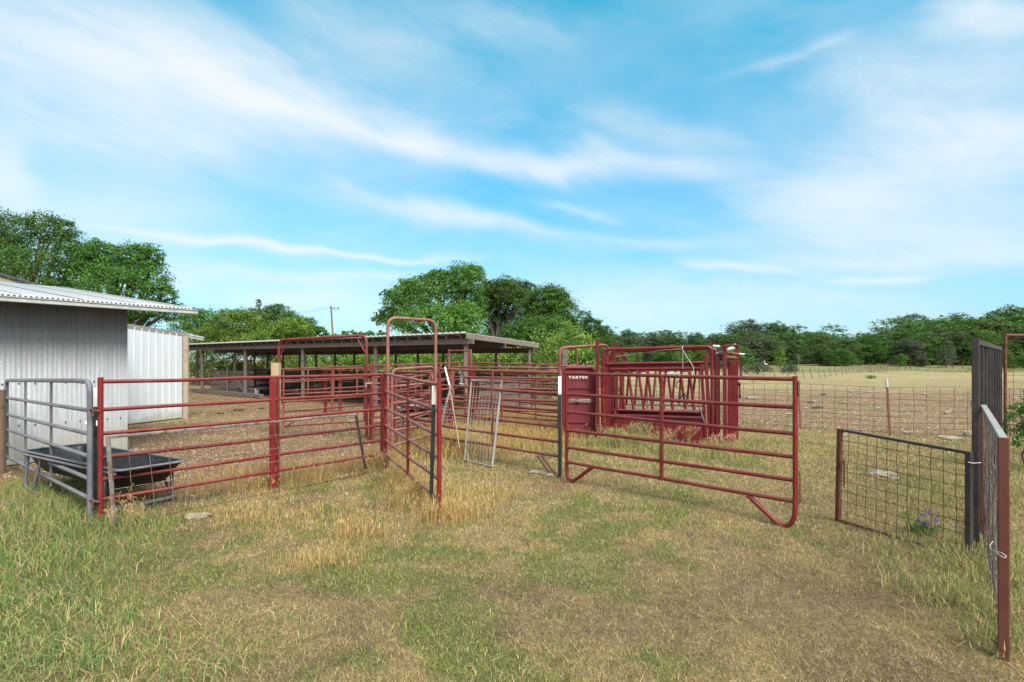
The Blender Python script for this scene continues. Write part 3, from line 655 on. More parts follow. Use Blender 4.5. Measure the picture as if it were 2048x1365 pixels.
mb = MB(); mb.beam(W(903.5,771,9.3), W(893,806,9.27), 0.032, 0.05, (0,1,0)); mb.beam(W(893,806,9.27), W(882.5,850,9.3), 0.028, 0.05, (0,1,0)); mb.beam(W(882.5,850,9.3), W(880,905,9.2), 0.028, 0.05, (0,1,0))
tag(mb.build('bent_steel_bar', M['galv_old'], None, loc=W(882,905,9.2)), 'bent grey steel bar leaning left of the white stick', 'bar')
e = empty('latch_box', W(923,769,9.55), 'small weathered grey latch box wired on the top rails of the middle red panel', 'latch')
MB().beam(W(923,772,9.6), W(923,745,9.6), 0.055, 0.04, (0,1,0), bev=0.008).build('box_body', M['galv_old'], e)
mb = MB(); mb.tube(bend([W(918,748,9.55), W(921,742,9.55), W(929,746,9.55), W(928,752,9.55)], .02), 0.007, 6); mb.tube([W(918,768,9.55), W(929,769,9.55)], 0.008, 6); mb.build('wire_loop', M['silver'], e)

# rusty mesh gate leaning on the long panel
e = empty('leaning_mesh_gate', G(460,6.6), 'long low rusty mesh gate leaning on the foot of the long red panel', 'gate')
TL, BL, TR, BR = W(215.5,875,5.66), W(229,1050,5.6), W(711.5,829,8.0), W(731,938,8.15)
MB().beam(TL, TR, 0.034, 0.030, (0,0,1), bev=0.005).build('top_rail', M['steel_old'], e)
MB().beam(TL+Vector((0,0,0.012)), BL, 0.038, 0.030, (0,1,0), bev=0.005).build('side_rail', M['steel_old'], e)
MB().beam(TR+Vector((0,0,0.012)), BR, 0.034, 0.030, (0,1,0), bev=0.005).build('side_rail', M['dark_steel'], e)
MB().beam((BL.x,BL.y,-0.004), (BR.x,BR.y,-0.004), 0.024, 0.024, (0,0,1)).build('bottom_rail', M['rust'], e)
mb = MB(); n = 17
for k in range(1, n):
    t = k/n; a, b = TL.lerp(TR,t), BL.lerp(BR,t); mb.tube([a, a.lerp(b,.5)+Vector((r_.uniform(-.012,.012),r_.uniform(-.01,.01),0)), b], 0.0028, 5, False)
for k in range(1, 5):
    t = k/5; mb.tube([TL.lerp(BL,t).lerp(TR.lerp(BR,t), q)+Vector((0,0,r_.uniform(-.008,.008) if 0<q<1 else 0)) for q in np.linspace(0,1,9)], 0.0028, 5, False)
mb.build('wire_mesh', M['steel_old'], e)

# ------------------------------------------------------------------ feed troughs
def trough(label, O, du, dv, Lu, Lv, zr, group='black plastic feed troughs', light=False):
    O, du, dv = Vector(O), Vector(du).normalized(), Vector(dv).normalized()
    P = lambda u, v, z: O+du*u+dv*v+Vector((0,0,z))
    e = empty('feed_trough', O+du*(Lu/2)+dv*(Lv/2), label, 'feed trough', group)
    rings = []; inset = [(0,0,zr),(-0.03,-0.03,zr-0.012),(0.0,0.0,zr-0.03),(0.03,0.02,zr-0.05),(0.14,0.07,zr-0.19),(0.24,0.12,zr-0.26)]
    inner = [(0.025,0.025,zr+0.002),(0.045,0.038,zr-0.03),(0.16,0.085,zr-0.175),(0.26,0.14,zr-0.24)]
    def ring(iu, iv, z, cr=0.07, n=4):
        pts = []
        for cu, cv, a0 in ((Lu-iu,Lv-iv,0),(iu,Lv-iv,90),(iu,iv,180),(Lu-iu,iv,270)):
            su, sv = (-1 if cu > Lu/2 else 1), (-1 if cv > Lv/2 else 1)
            for k in range(n+1):
                a = math.radians(a0+90*k/n); pts.append(P(cu+su*cr+math.cos(a)*cr, cv+sv*cr+math.sin(a)*cr, z))
        return pts
    mb = MB(); R_ = [ring(*q) for q in inset[::-1]]+[ring(*q) for q in inner]; n = len(R_[0]); vs = [p for r in R_ for p in r]; fs = []
    for i in range(len(R_)-1):
        for k in range(n): fs.append((i*n+k, i*n+(k+1)%n, (i+1)*n+(k+1)%n, (i+1)*n+k))
    mb.add(vs, fs, True); mb.add(R_[0], [tuple(range(n-1,-1,-1))]); mb.add(R_[-1], [tuple(range(n))])
    mb.build('tub', M['plastic'], e)
    rim = ring(-0.02,-0.02,zr-0.004); MB().tube(rim+rim[:2], 0.014, 8, False).build('rim', M['grey_pipe'], e)
    for u in (0.22, Lu-0.22):
        for v, s in ((-0.01,-1),(Lv+0.01,1)):
            pts = bend([P(u-0.06,v,zr-0.04), P(u-0.10,v+s*0.02,0.05), P(u+0.28 if u < 1 else u-0.28, v+s*0.02,0.03)], 0.09)
            MB().tube(pts, 0.018, 8).build('leg', M['grey_pipe'], e)
            MB().tube([P(u+0.34 if u < 1 else u-0.34, v, zr-0.05), P(u+0.14 if u < 1 else u-0.14, v+s*0.02, 0.05)], 0.017, 8).build('leg', M['grey_pipe'], e)
        MB().tube([P(u-0.1,-0.03,0.04), P(u-0.1,Lv+0.03,0.04)], 0.016, 8).build('cross_tube', M['grey_pipe'], e)
    MB().tube([P(0.05,-0.025,zr-0.045), P(Lu-0.05,-0.025,zr-0.045)], 0.016, 8).build('frame_tube', M['grey_pipe'], e)
    p = P(Lu*0.80, 0.065, zr-0.13)
    mb = MB(); n_ = dv.cross(Vector((0,0,1))); q = [p+du*(math.cos(a)*0.032)+Vector((0,0,1))*(math.sin(a)*0.015)-dv*0.012 for a in np.linspace(0,2*math.pi,13)[:-1]]
    mb.add(q, [tuple(range(12))]); mb.build('sticker', M['sticker'], e)
    return e
trough('black plastic feed trough on bent grey legs behind the grey tube gate', (-6.28,7.08,0), (2.13,-1.27,0), (0.51,0.86,0), 2.50, 0.66, 0.52)
trough('distant dark feed trough with a pale rim inside the pen behind the walk-through gates', (-2.75,12.9,0), (1,0.15,0), (-0.1,1,0), 1.2, 0.6, 0.56)
tr2 = [o for o in bpy.data.objects if o.name.startswith('feed_trough')][-1]
MB().tube(bend([W(787,828,12.75), W(789,818,12.75), W(806,813,12.75), W(835,811,12.8), W(868,808.5,12.9)], 0.1), 0.03, 8).build('rim_tube', M['galv_old'], tr2)

# ------------------------------------------------------------------ corrugated barn on the left
def corrugated(A, B, z0, z1, n_, amp, pitch, mat, name, parent, prof='sine', z1b=None, z0b=None):
    """vertical ribbed sheet wall from A to B, pushed out along n_"""
    A, B, n_ = Vector(A), Vector(B), Vector(n_); L = (B-A).length; d = (B-A)/L; vs = []; cols = 0
    if prof == 'sine':
        N = int(L/pitch*8); us = [(L*i/N, amp*math.sin(2*math.pi*(L*i/N)/pitch)) for i in range(N+1)]
    else:
        us = []; u = 0
        while u < L:
            us += [(u,0),(u+pitch*0.84,0),(u+pitch*0.88,amp),(u+pitch*0.96,amp)]; u += pitch
        us = [(min(a,L),b) for a,b in us]+[(L,0)]
    z1b = z1 if z1b is None else z1b; z0b = z0 if z0b is None else z0b
    for u, o in us:
        t = u/L; p = A+d*u+n_*o; vs += [(p.x,p.y,z0+(z0b-z0)*t), (p.x,p.y,z1+(z1b-z1)*t)]
    for u, o in us:
        t = u/L; p = A+d*u+n_*(o-0.02); vs += [(p.x,p.y,z0+(z0b-z0)*t), (p.x,p.y,z1+(z1b-z1)*t)]
    m = len(us); fs = []
    for i in range(m-1):
        fs += [(2*i,2*i+2,2*i+3,2*i+1), (2*m+2*i+1,2*m+2*i+3,2*m+2*i+2,2*m+2*i), (2*i+1,2*i+3,2*m+2*i+3,2*m+2*i+1)]
    mb = MB(); mb.add(vs, fs, prof == 'sine')
    return mb.build(name, mat, parent)
wd_ = Vector((0.548,0.837,0)).normalized(); wn = Vector((0.837,-0.548,0)).normalized()      # along the wall, out of the wall
Aw = Vector((-7.13,10.2,0))
WT = 2.69
barn = empty('barn', Aw-wd_*2.5, 'corrugated galvanised metal barn with a pale eave gutter at the left edge', 'barn')
corrugated(Aw-wd_*5.0, Aw, 0.0, WT, wn, 0.0011, 0.0675, M['barn_wall'], 'wall', barn)
bk = -wn
corrugated(Aw+bk*0.02, Aw+bk*6.0, 0.0, 2.68, wd_, 0.011, 0.0675, M['barn_wall'], 'end_wall', barn, z1b=3.45)
mb = MB()
for k in range(24):
    for z in (1.30,0.62):
        p = Aw-wd_*(0.12+k*0.205)+wn*0.013; mb.box((p.x,p.y,z+0.004*math.sin(k*3)), (0.016,0.016,0.016))
mb.build('screw', M['dark_steel'], barn)
# roof: eave line from E1 (near, out of frame) to E2
E2 = W(387,622.5,10.6); E2.z = 2.615; ed = wd_.copy(); E1 = E2-ed*5.5; up_ = Vector((-wn.x,-wn.y,0.135)); 
mb = MB(); L = 5.5; pitch = 0.0675; Ns = int(L/pitch*6); RL = 6.2
vs = []; 
for i in range(Ns+1):
    u = L*i/Ns; o = 0.013*math.sin(2*math.pi*u/pitch); p = E1+ed*u+Vector((0,0,o*1.3+0.052)); q = p+up_*RL; vs += [p, q]
fs = [(2*i,2*i+2,2*i+3,2*i+1) for i in range(Ns)]
k = len(vs); vs += [v-Vector((0,0,0.012)) for v in vs]; fs += [(a+k,d+k,c+k,b+k) for a,b,c,d in fs]
fs += [(2*i,2*i+k,2*i+2+k,2*i+2) for i in range(Ns)]+[(2*Ns,2*Ns+k,2*Ns+1+k,2*Ns+1)]
mb.add(vs, fs, True); mb.build('roof', M['barn_roof'], barn)
rf = [o for o in barn.children if o.name.startswith('roof')][0]
mb = MB()
for k in range(7):
    a = E1+ed*(0.6+k*0.78)+Vector((0,0,0.068)); mb.beam(a, a+up_*RL, 0.012, 0.006, (0,0,1))
mb.build('sheet_lap', M['dark_steel'], rf)
mb = MB(); a, b = E1+wn*0.02-Vector((0,0,.036)), E2+wn*0.02+ed*0.02-Vector((0,0,.036))
mb.beam(a+Vector((0,0,0.02)), b+Vector((0,0,0.02)), 0.012, 0.085, (0,0,1)); mb.beam(a+wn*0.05+Vector((0,0,-0.016)), b+wn*0.05+Vector((0,0,-0.016)), 0.10, 0.012, (0,0,1)); mb.beam(a+wn*0.10+Vector((0,0,0.02)), b+wn*0.10+Vector((0,0,0.02)), 0.012, 0.075, (0,0,1))
mb.beam(a+wn*0.112+Vector((0,0,0.052)), b+wn*0.112+Vector((0,0,0.052)), 0.022, 0.012, (0,0,1))
mb.build('gutter', M['gutter'], barn)
MB().beam(E2-ed*0.05+Vector((0,0,-0.0)), E2-ed*0.05+up_*RL+Vector((0,0,-0.0)), 0.035, 0.07, (0,0,1)).build('verge_board', M['gutter'], barn)
# higher gabled part behind
p0, p1 = W(-150,508,13.6), W(78,575,13.4); up1 = Vector((0,1,0))
mb = MB(); mb.hexa([p0, p1, p1+up1*.25, p0+up1*.25, p0+Vector((0,0,.045)), p1+Vector((0,0,.045)), p1+up1*.25+Vector((0,0,.045)), p0+up1*.25+Vector((0,0,.045))]); mb.build('upper_roof', M['dark_steel'], barn)
q0, q1 = p0+Vector((0,.06,-0.085)), p1+Vector((-.12,.06,-0.07)); mb = MB(); mb.beam(q0, q1, 0.04, 0.13, (0,0,1)); mb.build('upper_bargeboard', M['wood_pale'], barn)
mb = MB(); g0, g1 = p0+up1*.12, p1+up1*.12-Vector((.3,0,0)); mb.hexa([Vector((g0.x,g0.y,2.9)), Vector((g1.x,g1.y,2.9)), Vector((g1.x,g1.y+.1,2.9)), Vector((g0.x,g0.y+.1,2.9)), g0-Vector((0,0,.06)), g1+Vector((0,0,.02)), g1+Vector((0,.1,.02)), g0+Vector((0,.1,-.06))]); mb.build('upper_gable', M['wood_dark'], barn)
# white door at the very left
p = Aw-wd_*1.87; q = Aw-wd_*2.7
mb = MB(); mb.beam(Vector((p.x,p.y,1.12))+wn*0.03, Vector((q.x,q.y,1.12))+wn*0.03, 0.03, 2.05, (0,0,1)); mb.build('door', M['white_metal'], barn)
mb = MB(); mb.beam(Vector((p.x,p.y,0.08))+wn*0.035+wd_*0.02, Vector((p.x,p.y,2.16))+wn*0.035+wd_*0.02, 0.02, 0.02, (0,1,0)); mb.build('door_trim', M['dark_steel'], barn)

# white ribbed shed
As, Bs = Vector((-9.93,14.1,0)), Vector((-9.46,15.75,0)); sd = (Bs-As).normalized(); sn = Vector((sd.y,-sd.x,0))
shed = empty('metal_shed', As, 'white ribbed metal shed with a galvanised eave strip behind the barn corner', 'shed')
corrugated(As-sd*1.2, Bs, 0.02, 2.66, sn, 0.02, 0.212, M['shed_sheet'], 'wall', shed, prof='rib', z1b=2.40)
corrugated(Bs, Bs-sn*3.0, 0.02, 2.40, sd, 0.02, 0.212, M['shed_sheet'], 'end_wall', shed, prof='rib')
a = W(240,650.5,14.0); b = W(374,670.5,15.95); c = W(406,676,16.4)
mb = MB(); mb.beam(a, b, 0.05, 0.12, (0,0,1)); mb.build('eave_strip', M['galv_old'], shed)
mb = MB(); mb.beam(b+Vector((0,0,0.02)), c+Vector((0,0,0.0)), 0.09, 0.05, (0,0,1)); mb.beam(b+Vector((0,0,-0.045)), c+Vector((0,0,-0.06)), 0.06, 0.05, (0,0,1)); mb.build('gutter_end', M['gutter'], shed)
mb = MB(); mb.add([a+Vector((0,0,0.07)), b+Vector((0,0,0.05)), b+Vector((-3,1.2,0.3)), a+Vector((-3,1.2,0.3))], [(0,1,2,3)]); mb.build('roof', M['barn_roof'], shed)
P = Bs+sd*0.12; mb = MB(); mb.tube([(P.x,P.y,-0.05), (P.x+0.01,P.y,1.2), (P.x,P.y,2.36)], 0.095, 12); mb.build('corner_post', M['wood_pale'], shed)
# ------------------------------------------------------------------ open cattle shed
fd = Vector((-0.777,0.629,0)); fn = Vector((0.629,0.777,0)); FR = Vector((-1.29,16.0,0)); LN = 21.0
DEP = 3.35; ZF, ZB = 2.44, 2.22
cs = empty('cattle_shed', FR+fd*8, 'long low open-fronted cattle shed with wooden posts and a ribbed metal roof', 'shed')
def S(s, t, z): return Vector((FR.x+fd.x*s+fn.x*t, FR.y+fd.y*s+fn.y*t, z))
zr_ = lambda t: ZF+(ZB-ZF)*t/DEP
mb = MB(); us = []; u = -0.04
while u < LN: us += [(u,0.0),(u+0.17,0.0),(u+0.185,0.028),(u+0.225,0.028),(u+0.24,0.0)]; u += 0.24
vs = []; 
for u, o in us: vs += [S(u,-0.10,ZF+0.012+o), S(u,DEP+0.12,ZB+0.012+o)]
m = len(us); fs = [(2*i,2*i+2,2*i+3,2*i+1) for i in range(m-1)]; k = len(vs); vs += [v-Vector((0,0,0.014)) for v in vs]
fs += [(a+k,d_+k,c+k,b+k) for a,b,c,d_ in fs]+[(2*i,2*i+k,2*i+2+k,2*i+2) for i in range(m-1)]+[(0,1,1+k,k)]
mb.add(vs, fs); mb.build('roof', M['old_sheet'], cs)
mb = MB(); u = 0.0
while u < LN-0.3: mb.beam(S(u,-0.12,ZF+0.036), S(u+0.165,-0.12,ZF+0.036), 0.012, 0.046, (0,0,1)); u += 0.24
mb.build('drip_edge', M['white_metal'], cs)
s = 0.25
while s < LN:
    MB().beam(S(s,-0.04,ZF-0.075), S(s,DEP,ZB-0.075), 0.045, 0.13, (0,0,1)).build('rafter', M['wood_beam'], cs); s += 0.60
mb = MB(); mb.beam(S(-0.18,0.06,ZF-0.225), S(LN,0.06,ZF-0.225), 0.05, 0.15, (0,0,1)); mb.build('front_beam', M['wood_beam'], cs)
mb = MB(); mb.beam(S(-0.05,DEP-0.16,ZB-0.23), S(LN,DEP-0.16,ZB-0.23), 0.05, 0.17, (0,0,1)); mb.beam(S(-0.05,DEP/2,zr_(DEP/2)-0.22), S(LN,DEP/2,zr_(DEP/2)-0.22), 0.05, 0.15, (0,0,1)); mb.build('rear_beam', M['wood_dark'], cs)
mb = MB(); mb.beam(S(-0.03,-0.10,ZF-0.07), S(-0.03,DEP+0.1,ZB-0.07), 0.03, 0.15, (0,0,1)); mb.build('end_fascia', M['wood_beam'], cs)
for s in (0.2,4.48,9.13,13.97,18.6): MB().beam(S(s,0.14,-0.1), S(s,0.14,ZF-0.15), 0.13, 0.13, (0,1,0), bev=0.015).build('front_post', M['wood_grey'], cs)
for s in (0.12,1.6,4.27,5.72,7.1,8.5,10.0,11.5,13.1,14.6,16.2,17.8,19.3): MB().beam(S(s,DEP-0.22,-0.1), S(s,DEP-0.22,ZB-0.15), 0.085, 0.085, (0,1,0), bev=0.01).build('rear_post', M['wood_grey'], cs)
r_ = random.Random(9)
mb = MB(); z = 0.08
while z < 1.12:
    h = 0.15+r_.uniform(-.02,.02)
    for k in range(7):
        a = 0.0+k*3.0+r_.uniform(-.2,.2); mb.beam(S(a,DEP-0.14+r_.uniform(0,.02),z+h/2), S(a+3.05,DEP-0.14+r_.uniform(0,.02),z+h/2+r_.uniform(-.01,.01)), 0.03, h-0.012, (0,0,1))
    z += h
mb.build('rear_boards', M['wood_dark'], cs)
mb = MB(); z = 0.1
for z in (0.12,0.3,0.48,0.66,0.84,1.02):
    mb.beam(S(0.02,0.5,z+r_.uniform(-.01,.01)), S(0.02,DEP-0.3,z+r_.uniform(-.01,.01)), 0.03, 0.15, (0,0,1))
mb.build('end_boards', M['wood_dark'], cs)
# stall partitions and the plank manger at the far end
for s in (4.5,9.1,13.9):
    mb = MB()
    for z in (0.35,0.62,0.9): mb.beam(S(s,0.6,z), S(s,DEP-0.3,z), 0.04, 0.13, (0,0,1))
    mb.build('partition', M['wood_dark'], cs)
e = empty('hay_manger', S(15.5,0.9,0), 'stack of old planks forming a manger at the far end of the cattle shed', 'manger')
mb = MB()
for z in (0.15,0.33,0.52,0.70,0.88,1.06): mb.beam(S(14.0,0.5,z+r_.uniform(-.02,.02)), S(18.5,0.5,z+r_.uniform(-.03,.03)), 0.04, 0.13, (0,0,1))
mb.build('front_boards', M['wood_grey'], e)
mb = MB(); mb.beam(S(14.6,0.45,0.05), S(15.2,0.3,0.75), 0.06, 0.10); mb.beam(S(16.4,0.42,0.0), S(16.4,0.42,1.3), 0.09, 0.09); mb.build('props', M['wood_grey'], e)
mb = MB(); mb.beam(S(12.2,0.0,0.10), S(19,-0.1,0.12), 0.16, 0.16, (0,0,1)); tag(mb.build('log', M['wood_grey'], None, loc=S(12.2,0,0)), 'long grey timber lying on the ground along the shed front', 'timber')
b = W(514,786,25.5); b.z = 0; e = empty('bucket', b, 'small white bucket on the ground inside the dark cattle shed', 'bucket')
mb = MB(); mb.tube([b+Vector((0,0,0.04)), b+Vector((0,0,0.34))], 0.10, 14, r2=0.13); mb.build('pail', M['post_white'], e)
mb = MB(); mb.tube([b+Vector((math.cos(a)*0.13,0,0.34+math.sin(a)*0.12)) for a in np.linspace(0,math.pi,9)], 0.006, 5); mb.build('handle', M['dark_steel'], e)
b = W(530,770,26); b.z = 0.0; mb = MB(); mb.tube([b, b+Vector((0,0,0.05)), b+Vector((0,0,0.85)), b+Vector((0,0,0.9))], 0.29, 18); tag(mb.build('barrel', M['plastic'], None, loc=b), 'black plastic barrel in the shade of the cattle shed', 'barrel')

# ------------------------------------------------------------------ cattle squeeze chute
CO = Vector((1.84,11.5,0)); cu = Vector((0.93,-0.368,0)).normalized(); cv = Vector((0.368,0.93,0)).normalized()
ch = empty('cattle_chute', CO+cu*1.2+cv*0.4, 'dark crimson steel cattle squeeze chute with hooped side bars and a head gate', 'cattle chute')
def H(px, py, v=0.0):
    P0 = CO+cv*v; return onplane(px, py, (P0.x,P0.y), (cu.x,cu.y))
def HZb(px, v=0.0, z=0.03): q = H(px, 800, v); q.z = z; return q
def post(px0, y0, px1, y1, w, v=0.0, name='frame_post', t=0.05, m='chute', ch_=None):
    MB().beam(H(px0,y0,v), H(px1,y1,v), w, t, (cv.x,cv.y,0), bev=0.008).build(name, M[m], ch_ or ch)
MB().tube(bend([HZb(1207,0), H(1207,699.5), H(1424,693.5), HZb(1425,0)], 0.12, 7), 0.034, 12).build('side_bow', M['chute'], ch)
MB().tube(bend([HZb(1222,.8), H(1222,703,.8), H(1432,697,.8), HZb(1432,.8)], 0.12, 7), 0.034, 12).build('side_bow', M['chute'], ch)
MB().tube([H(1213,728.5), H(1408,725.5)], 0.030, 12).build('side_rail', M['chute'], ch)
mb = MB(); mb.beam(H(1220,733.5,.035), H(1402,731,.035), 0.012, 0.055, (0,0,1)); mb.build('side_strip', M['chute_sheet'], ch)
MB().tube([H(1221,738.8,.0), H(1402,737.2,.0)], 0.027, 12).build('side_rail', M['chute'], ch)
MB().tube([H(1228,820), H(1403,825)], 0.024, 10).build('side_rail', M['chute_sheet'], ch)
mb = MB(); mb.beam(H(1230,830,-.01), H(1404,835.5,-.01), 0.07, 0.03, (0,0,1)); mb.build('ledge', M['chute_sheet'], ch)
mb = MB(); a, b, c, d = H(1230,833), H(1408,838), HZb(1410,0,0.12), HZb(1230,0,0.12); off = cv*0.02
mb.hexa([d, c, c+off, d+off, a, b, b+off, a+off]); mb.build('side_panel', M['chute'], ch)
mb = MB(); mb.beam(H(1350,838,-.012), HZb(1350,-.012,0.12), 0.03, 0.012); mb.beam(H(1292,836,-.012), H(1292,846,-.012), 0.03, 0.02); mb.build('panel_hinge', M['chute'], ch)
for c in (1249.5,1287.5,1328,1371):
    h = 8.8; MB().tube(bend([H(c+1-h+8,819,.01), H(c-h,756,.01), H(c-h,741.5,.01), H(c+h,741.5,.01), H(c+h,756,.01), H(c+1+h+8,820,.01)], 0.075, 6), 0.027, 8).build('hoop_bar', M['chute'], ch)
for a, b in ((1275,1270),(1296,1289),(1312,1306),(1351,1344),(1363,1358),(1392,1384),(1258,1253),(1332,1325),(1380,1374)): MB().tube([H(a,740,.74), H(b,808,.74)], 0.025, 8).build('side_bar', M['rust' if a in (1275,1312,1363) else 'chute'], ch)
MB().tube([H(1235,741,.75), H(1412,739,.75)], 0.026, 10).build('side_rail', M['chute'], ch)
MB().tube([H(1242,809,.75), H(1408,812,.75)], 0.020, 10).build('side_rail', M['steel_old'], ch)
mb = MB(); mb.beam(H(1236,819,.7), H(1406,822,.7), 0.12, 0.02, (0,0,1)); mb.build('inner_ledge', M['steel_old'], ch)
mb = MB(); a, b, c, d = H(1236,818,.78), H(1412,821,.78), HZb(1412,.78,0.1), HZb(1236,.78,0.1); mb.hexa([d, c, c+off, d+off, a, b, b+off, a+off]); mb.build('side_panel', M['chute'], ch)
for w0, w1, v in ((1233,1233,0.0),(1244.5,1242,0.02),): post(w0,742,w1,822,0.055 if w0 < 1240 else 0.09,v)
post(1194.5,679.5,1196,884,0.065,-.02,t=0.07)
for x_, y_, w_, v_ in ((1203,742,.05,.0),(1213,712,.07,.03),(1219.5,722,.06,.05),(1226,742,.06,.04),(1234,744,.05,.45),(1216,700,.05,.78)): post(x_,y_,x_+(2 if v_ < .1 else 0),884 if v_ < .1 else 872,w_,v_)
post(1402,729,1413,888,0.06,.0); post(1411.5,712,1421,888,0.07,.02); post(1404,735,1410,880,0.05,.4)
post(1435,712,1436.5,886,0.085,.0); post(1449,691,1450.5,896,0.075,-.06,t=0.07)
for x_, yt, yb, v_ in ((1458,724,884,.3),(1463.5,724,882,.45),(1469,720,880,.6),(1474,694,878,.72)): post(x_,yt,x_,yb,0.055,v_,name='head_gate_bar')
mb = MB(); a, b, c, d = H(1427,721), H(1453,721.5), H(1453,709), H(1427,708.5); mb.hexa([a, b, b+off, a+off, d, c, c+off, d+off]); mb.build('head_gate_plate', M['chute_sheet'], ch)
mb = MB(); mb.beam(H(1441,693,-.06), H(1456,693,-.06), 0.12, 0.03, (0,0,1)); mb.beam(H(1443,698,-.06), H(1453,698,-.06), 0.10, 0.02, (0,0,1)); mb.beam(H(1468,692,.72), H(1480,692,.72), 0.10, 0.03, (0,0,1)); mb.beam(H(1448,690,-.06), H(1474,690,.72), 0.05, 0.02, (0,0,1)); mb.build('head_gate_cap', M['chute'], ch)
mb = MB(); mb.tube([H(1432,707.5,-.05), H(1451,701,.1), H(1470,689,.6)], 0.016, 8); mb.tube([H(1453,700,-.05), H(1467,697,.5)], 0.028, 10); mb.tube([H(1426,693,0), H(1440,694,0)], 0.03, 10); mb.build('spring_rod', M['chrome'], ch)
mb = MB(); mb.tube([H(1455,713,.1)+cv*(math.cos(a)*0.16)+cu*(math.sin(a)*0.14)+Vector((0,0,-0.03)) for a in np.linspace(0,2*math.pi,17)], 0.035, 8); mb.tube([H(1453,706,-.03), H(1477,709,.1)], 0.03, 10); mb.build('head_gate_hub', M['rust'], ch)
mb = MB(); mb.tube([H(1470,708,.1), H(1490,709.5,.12)], 0.022, 10); mb.build('lever_rod', M['chrome'], ch)
MB().tube([H(1489,709.5,.12), H(1504,711.5,.13)], 0.027, 10).build('lever_grip', M['rubber'], ch)
mb = MB(); mb.tube([H(1478,767,.4), H(1478,766.8,.35), H(1479,770,.4)], 0.03, 8); mb.tube([H(1479,769,.4), H(1480,790,.4)], 0.018, 8); mb.build('lower_lever', M['rust'], ch); MB().tube([H(1480,790,.4), H(1480,797,.4)], 0.024, 8).build('lower_lever_grip', M['rubber'], ch)
for x_, v_, h_ in ((1230.5,.4,685),(1237,.7,690),(1421.5,.7,682)):
    mb = MB(); mb.beam(H(x_,h_,v_), H(x_-2,722,v_), 0.045, 0.02, (cv.x,cv.y,0)); mb.beam(H(x_+1,h_+1,v_), H(x_-14,720,v_), 0.02, 0.015, (cv.x,cv.y,0)); mb.build('crank_arm', M['chute'], ch)
mb = MB(); mb.beam(H(1240,700,.55), H(1252,722,.6), 0.08, 0.02, (cv.x,cv.y,0)); mb.build('crank_plate', M['chute'], ch)
mb = MB(); mb.beam(HZb(1195,0,0.06), HZb(1456,0,0.06), 0.08, 0.10, (0,0,1)); mb.beam(HZb(1205,.8,0.06), HZb(1470,.8,0.06), 0.08, 0.10, (0,0,1))
for x_ in (1215,1300,1385,1440): mb.beam(HZb(x_,0,0.075), HZb(x_,.8,0.075), 0.06, 0.06, (0,0,1))
mb.build('skid', M['chute_sheet'], ch)
mb = MB(); a, b, c, d = HZb(1205,.04,0.10), HZb(1452,.04,0.10), HZb(1452,.78,0.10), HZb(1205,.78,0.10); mb.add([a,b,c,d,a+Vector((0,0,.02)),b+Vector((0,0,.02)),c+Vector((0,0,.02)),d+Vector((0,0,.02))], [(3,2,1,0),(4,5,6,7),(0,1,5,4),(1,2,6,5),(2,3,7,6),(3,0,4,7)]); mb.build('floor_plate', M['steel_old'], ch)
mb = MB(); mb.tube([H(1399,812,-.02), H(1401,822,-.03), H(1409,846,-.03)], 0.012, 6); mb.tube([H(1412,822,-.03), H(1411,842,-.03)], 0.008, 6); mb.build('latch', M['steel_old'], ch)
# ropes and hoses on the chute
mb = MB(); mb.tube([H(1232,713.5,.2), H(1270,708.5,.1), H(1320,701.5,.0), H(1365,698,-.03)], 0.0045, 6); mb.tube([H(1365.5,702,-.035), H(1365.5,738,-.03)], 0.005, 6); mb.tube([H(1366,701,-.045), H(1372,712,-.04), H(1386,733,-.035), H(1388.5,752,-.03)], 0.007, 7)
mb.tube([H(1365,697.5,-.04)+cv*(math.cos(a)*.045)+Vector((0,0,math.sin(a)*.045+.0)) for a in np.linspace(0,2*math.pi,9)], 0.008, 6)
tag(mb.build('rope', M['rope'], None, loc=H(1365,740,-.03)), 'pale rope strung along and hanging from the top tube of the chute', 'rope')
def loop(px, py, v, w, h): return [H(px+math.cos(a)*w, py+math.sin(a)*h, v) for a in np.linspace(-0.4,math.pi*2-1.2,14)]
mb = MB(); mb.tube(loop(1358,771,.0,6,7), 0.009, 6); mb.tube([H(1357,764,0), H(1360,758,0)], 0.009, 6); tag(mb.build('hose', M['rubber'], None, loc=H(1358,778,0)), 'black hose loop hanging high inside the chute bars', 'hose')
mb = MB(); mb.tube(bend([H(1360,802,-.02), H(1362,793,-.02), H(1367.5,786,-.02), H(1373,793,-.02), H(1374.5,801,-.02)], .05), 0.010, 6); tag(mb.build('hose', M['rubber'], None, loc=H(1367,802,-.02)), 'black hose hoop hanging low in the chute bars', 'hose')
# solid rear door with the maker's name
DO = Vector((1.106,11.75,0)); DD = Vector((0.998,-0.05,0)).normalized()
def Dp(px, py, off=0.0): return onplane(px, py, (DO.x-0.05*off, DO.y-off), (DD.x,DD.y))
dr = empty('sheeted_door', Vector((1.45,11.7,0)), 'solid crimson sheet door with white lettering at the rear of the chute', 'door')
def rrect(x0, y0, x1, y1, off): return bend([Dp(x0,y1,off), Dp(x0,y0,off), Dp(x1,y0,off), Dp(x1,y1,off)], 0.11, 6)
MB().tube(rrect(1127,736,1188,875,0.0), 0.038, 10).build('door_frame', M['chute'], dr)
mb = MB(); a, b, c, d = Dp(1129,872,-.01), Dp(1186,872,-.01), Dp(1186,739,-.01), Dp(1129,739,-.01); o_ = Vector((0,0.012,0))
for y0, y1 in ((739,797),(805,873)):
    a, b, c, d = Dp(1129,y1), Dp(1186,y1), Dp(1186,y0), Dp(1129,y0); mb.hexa([a, b, b+o_, a+o_, d, c, c+o_, d+o_])
mb.build('door_sheet', M['chute_sheet'], dr)
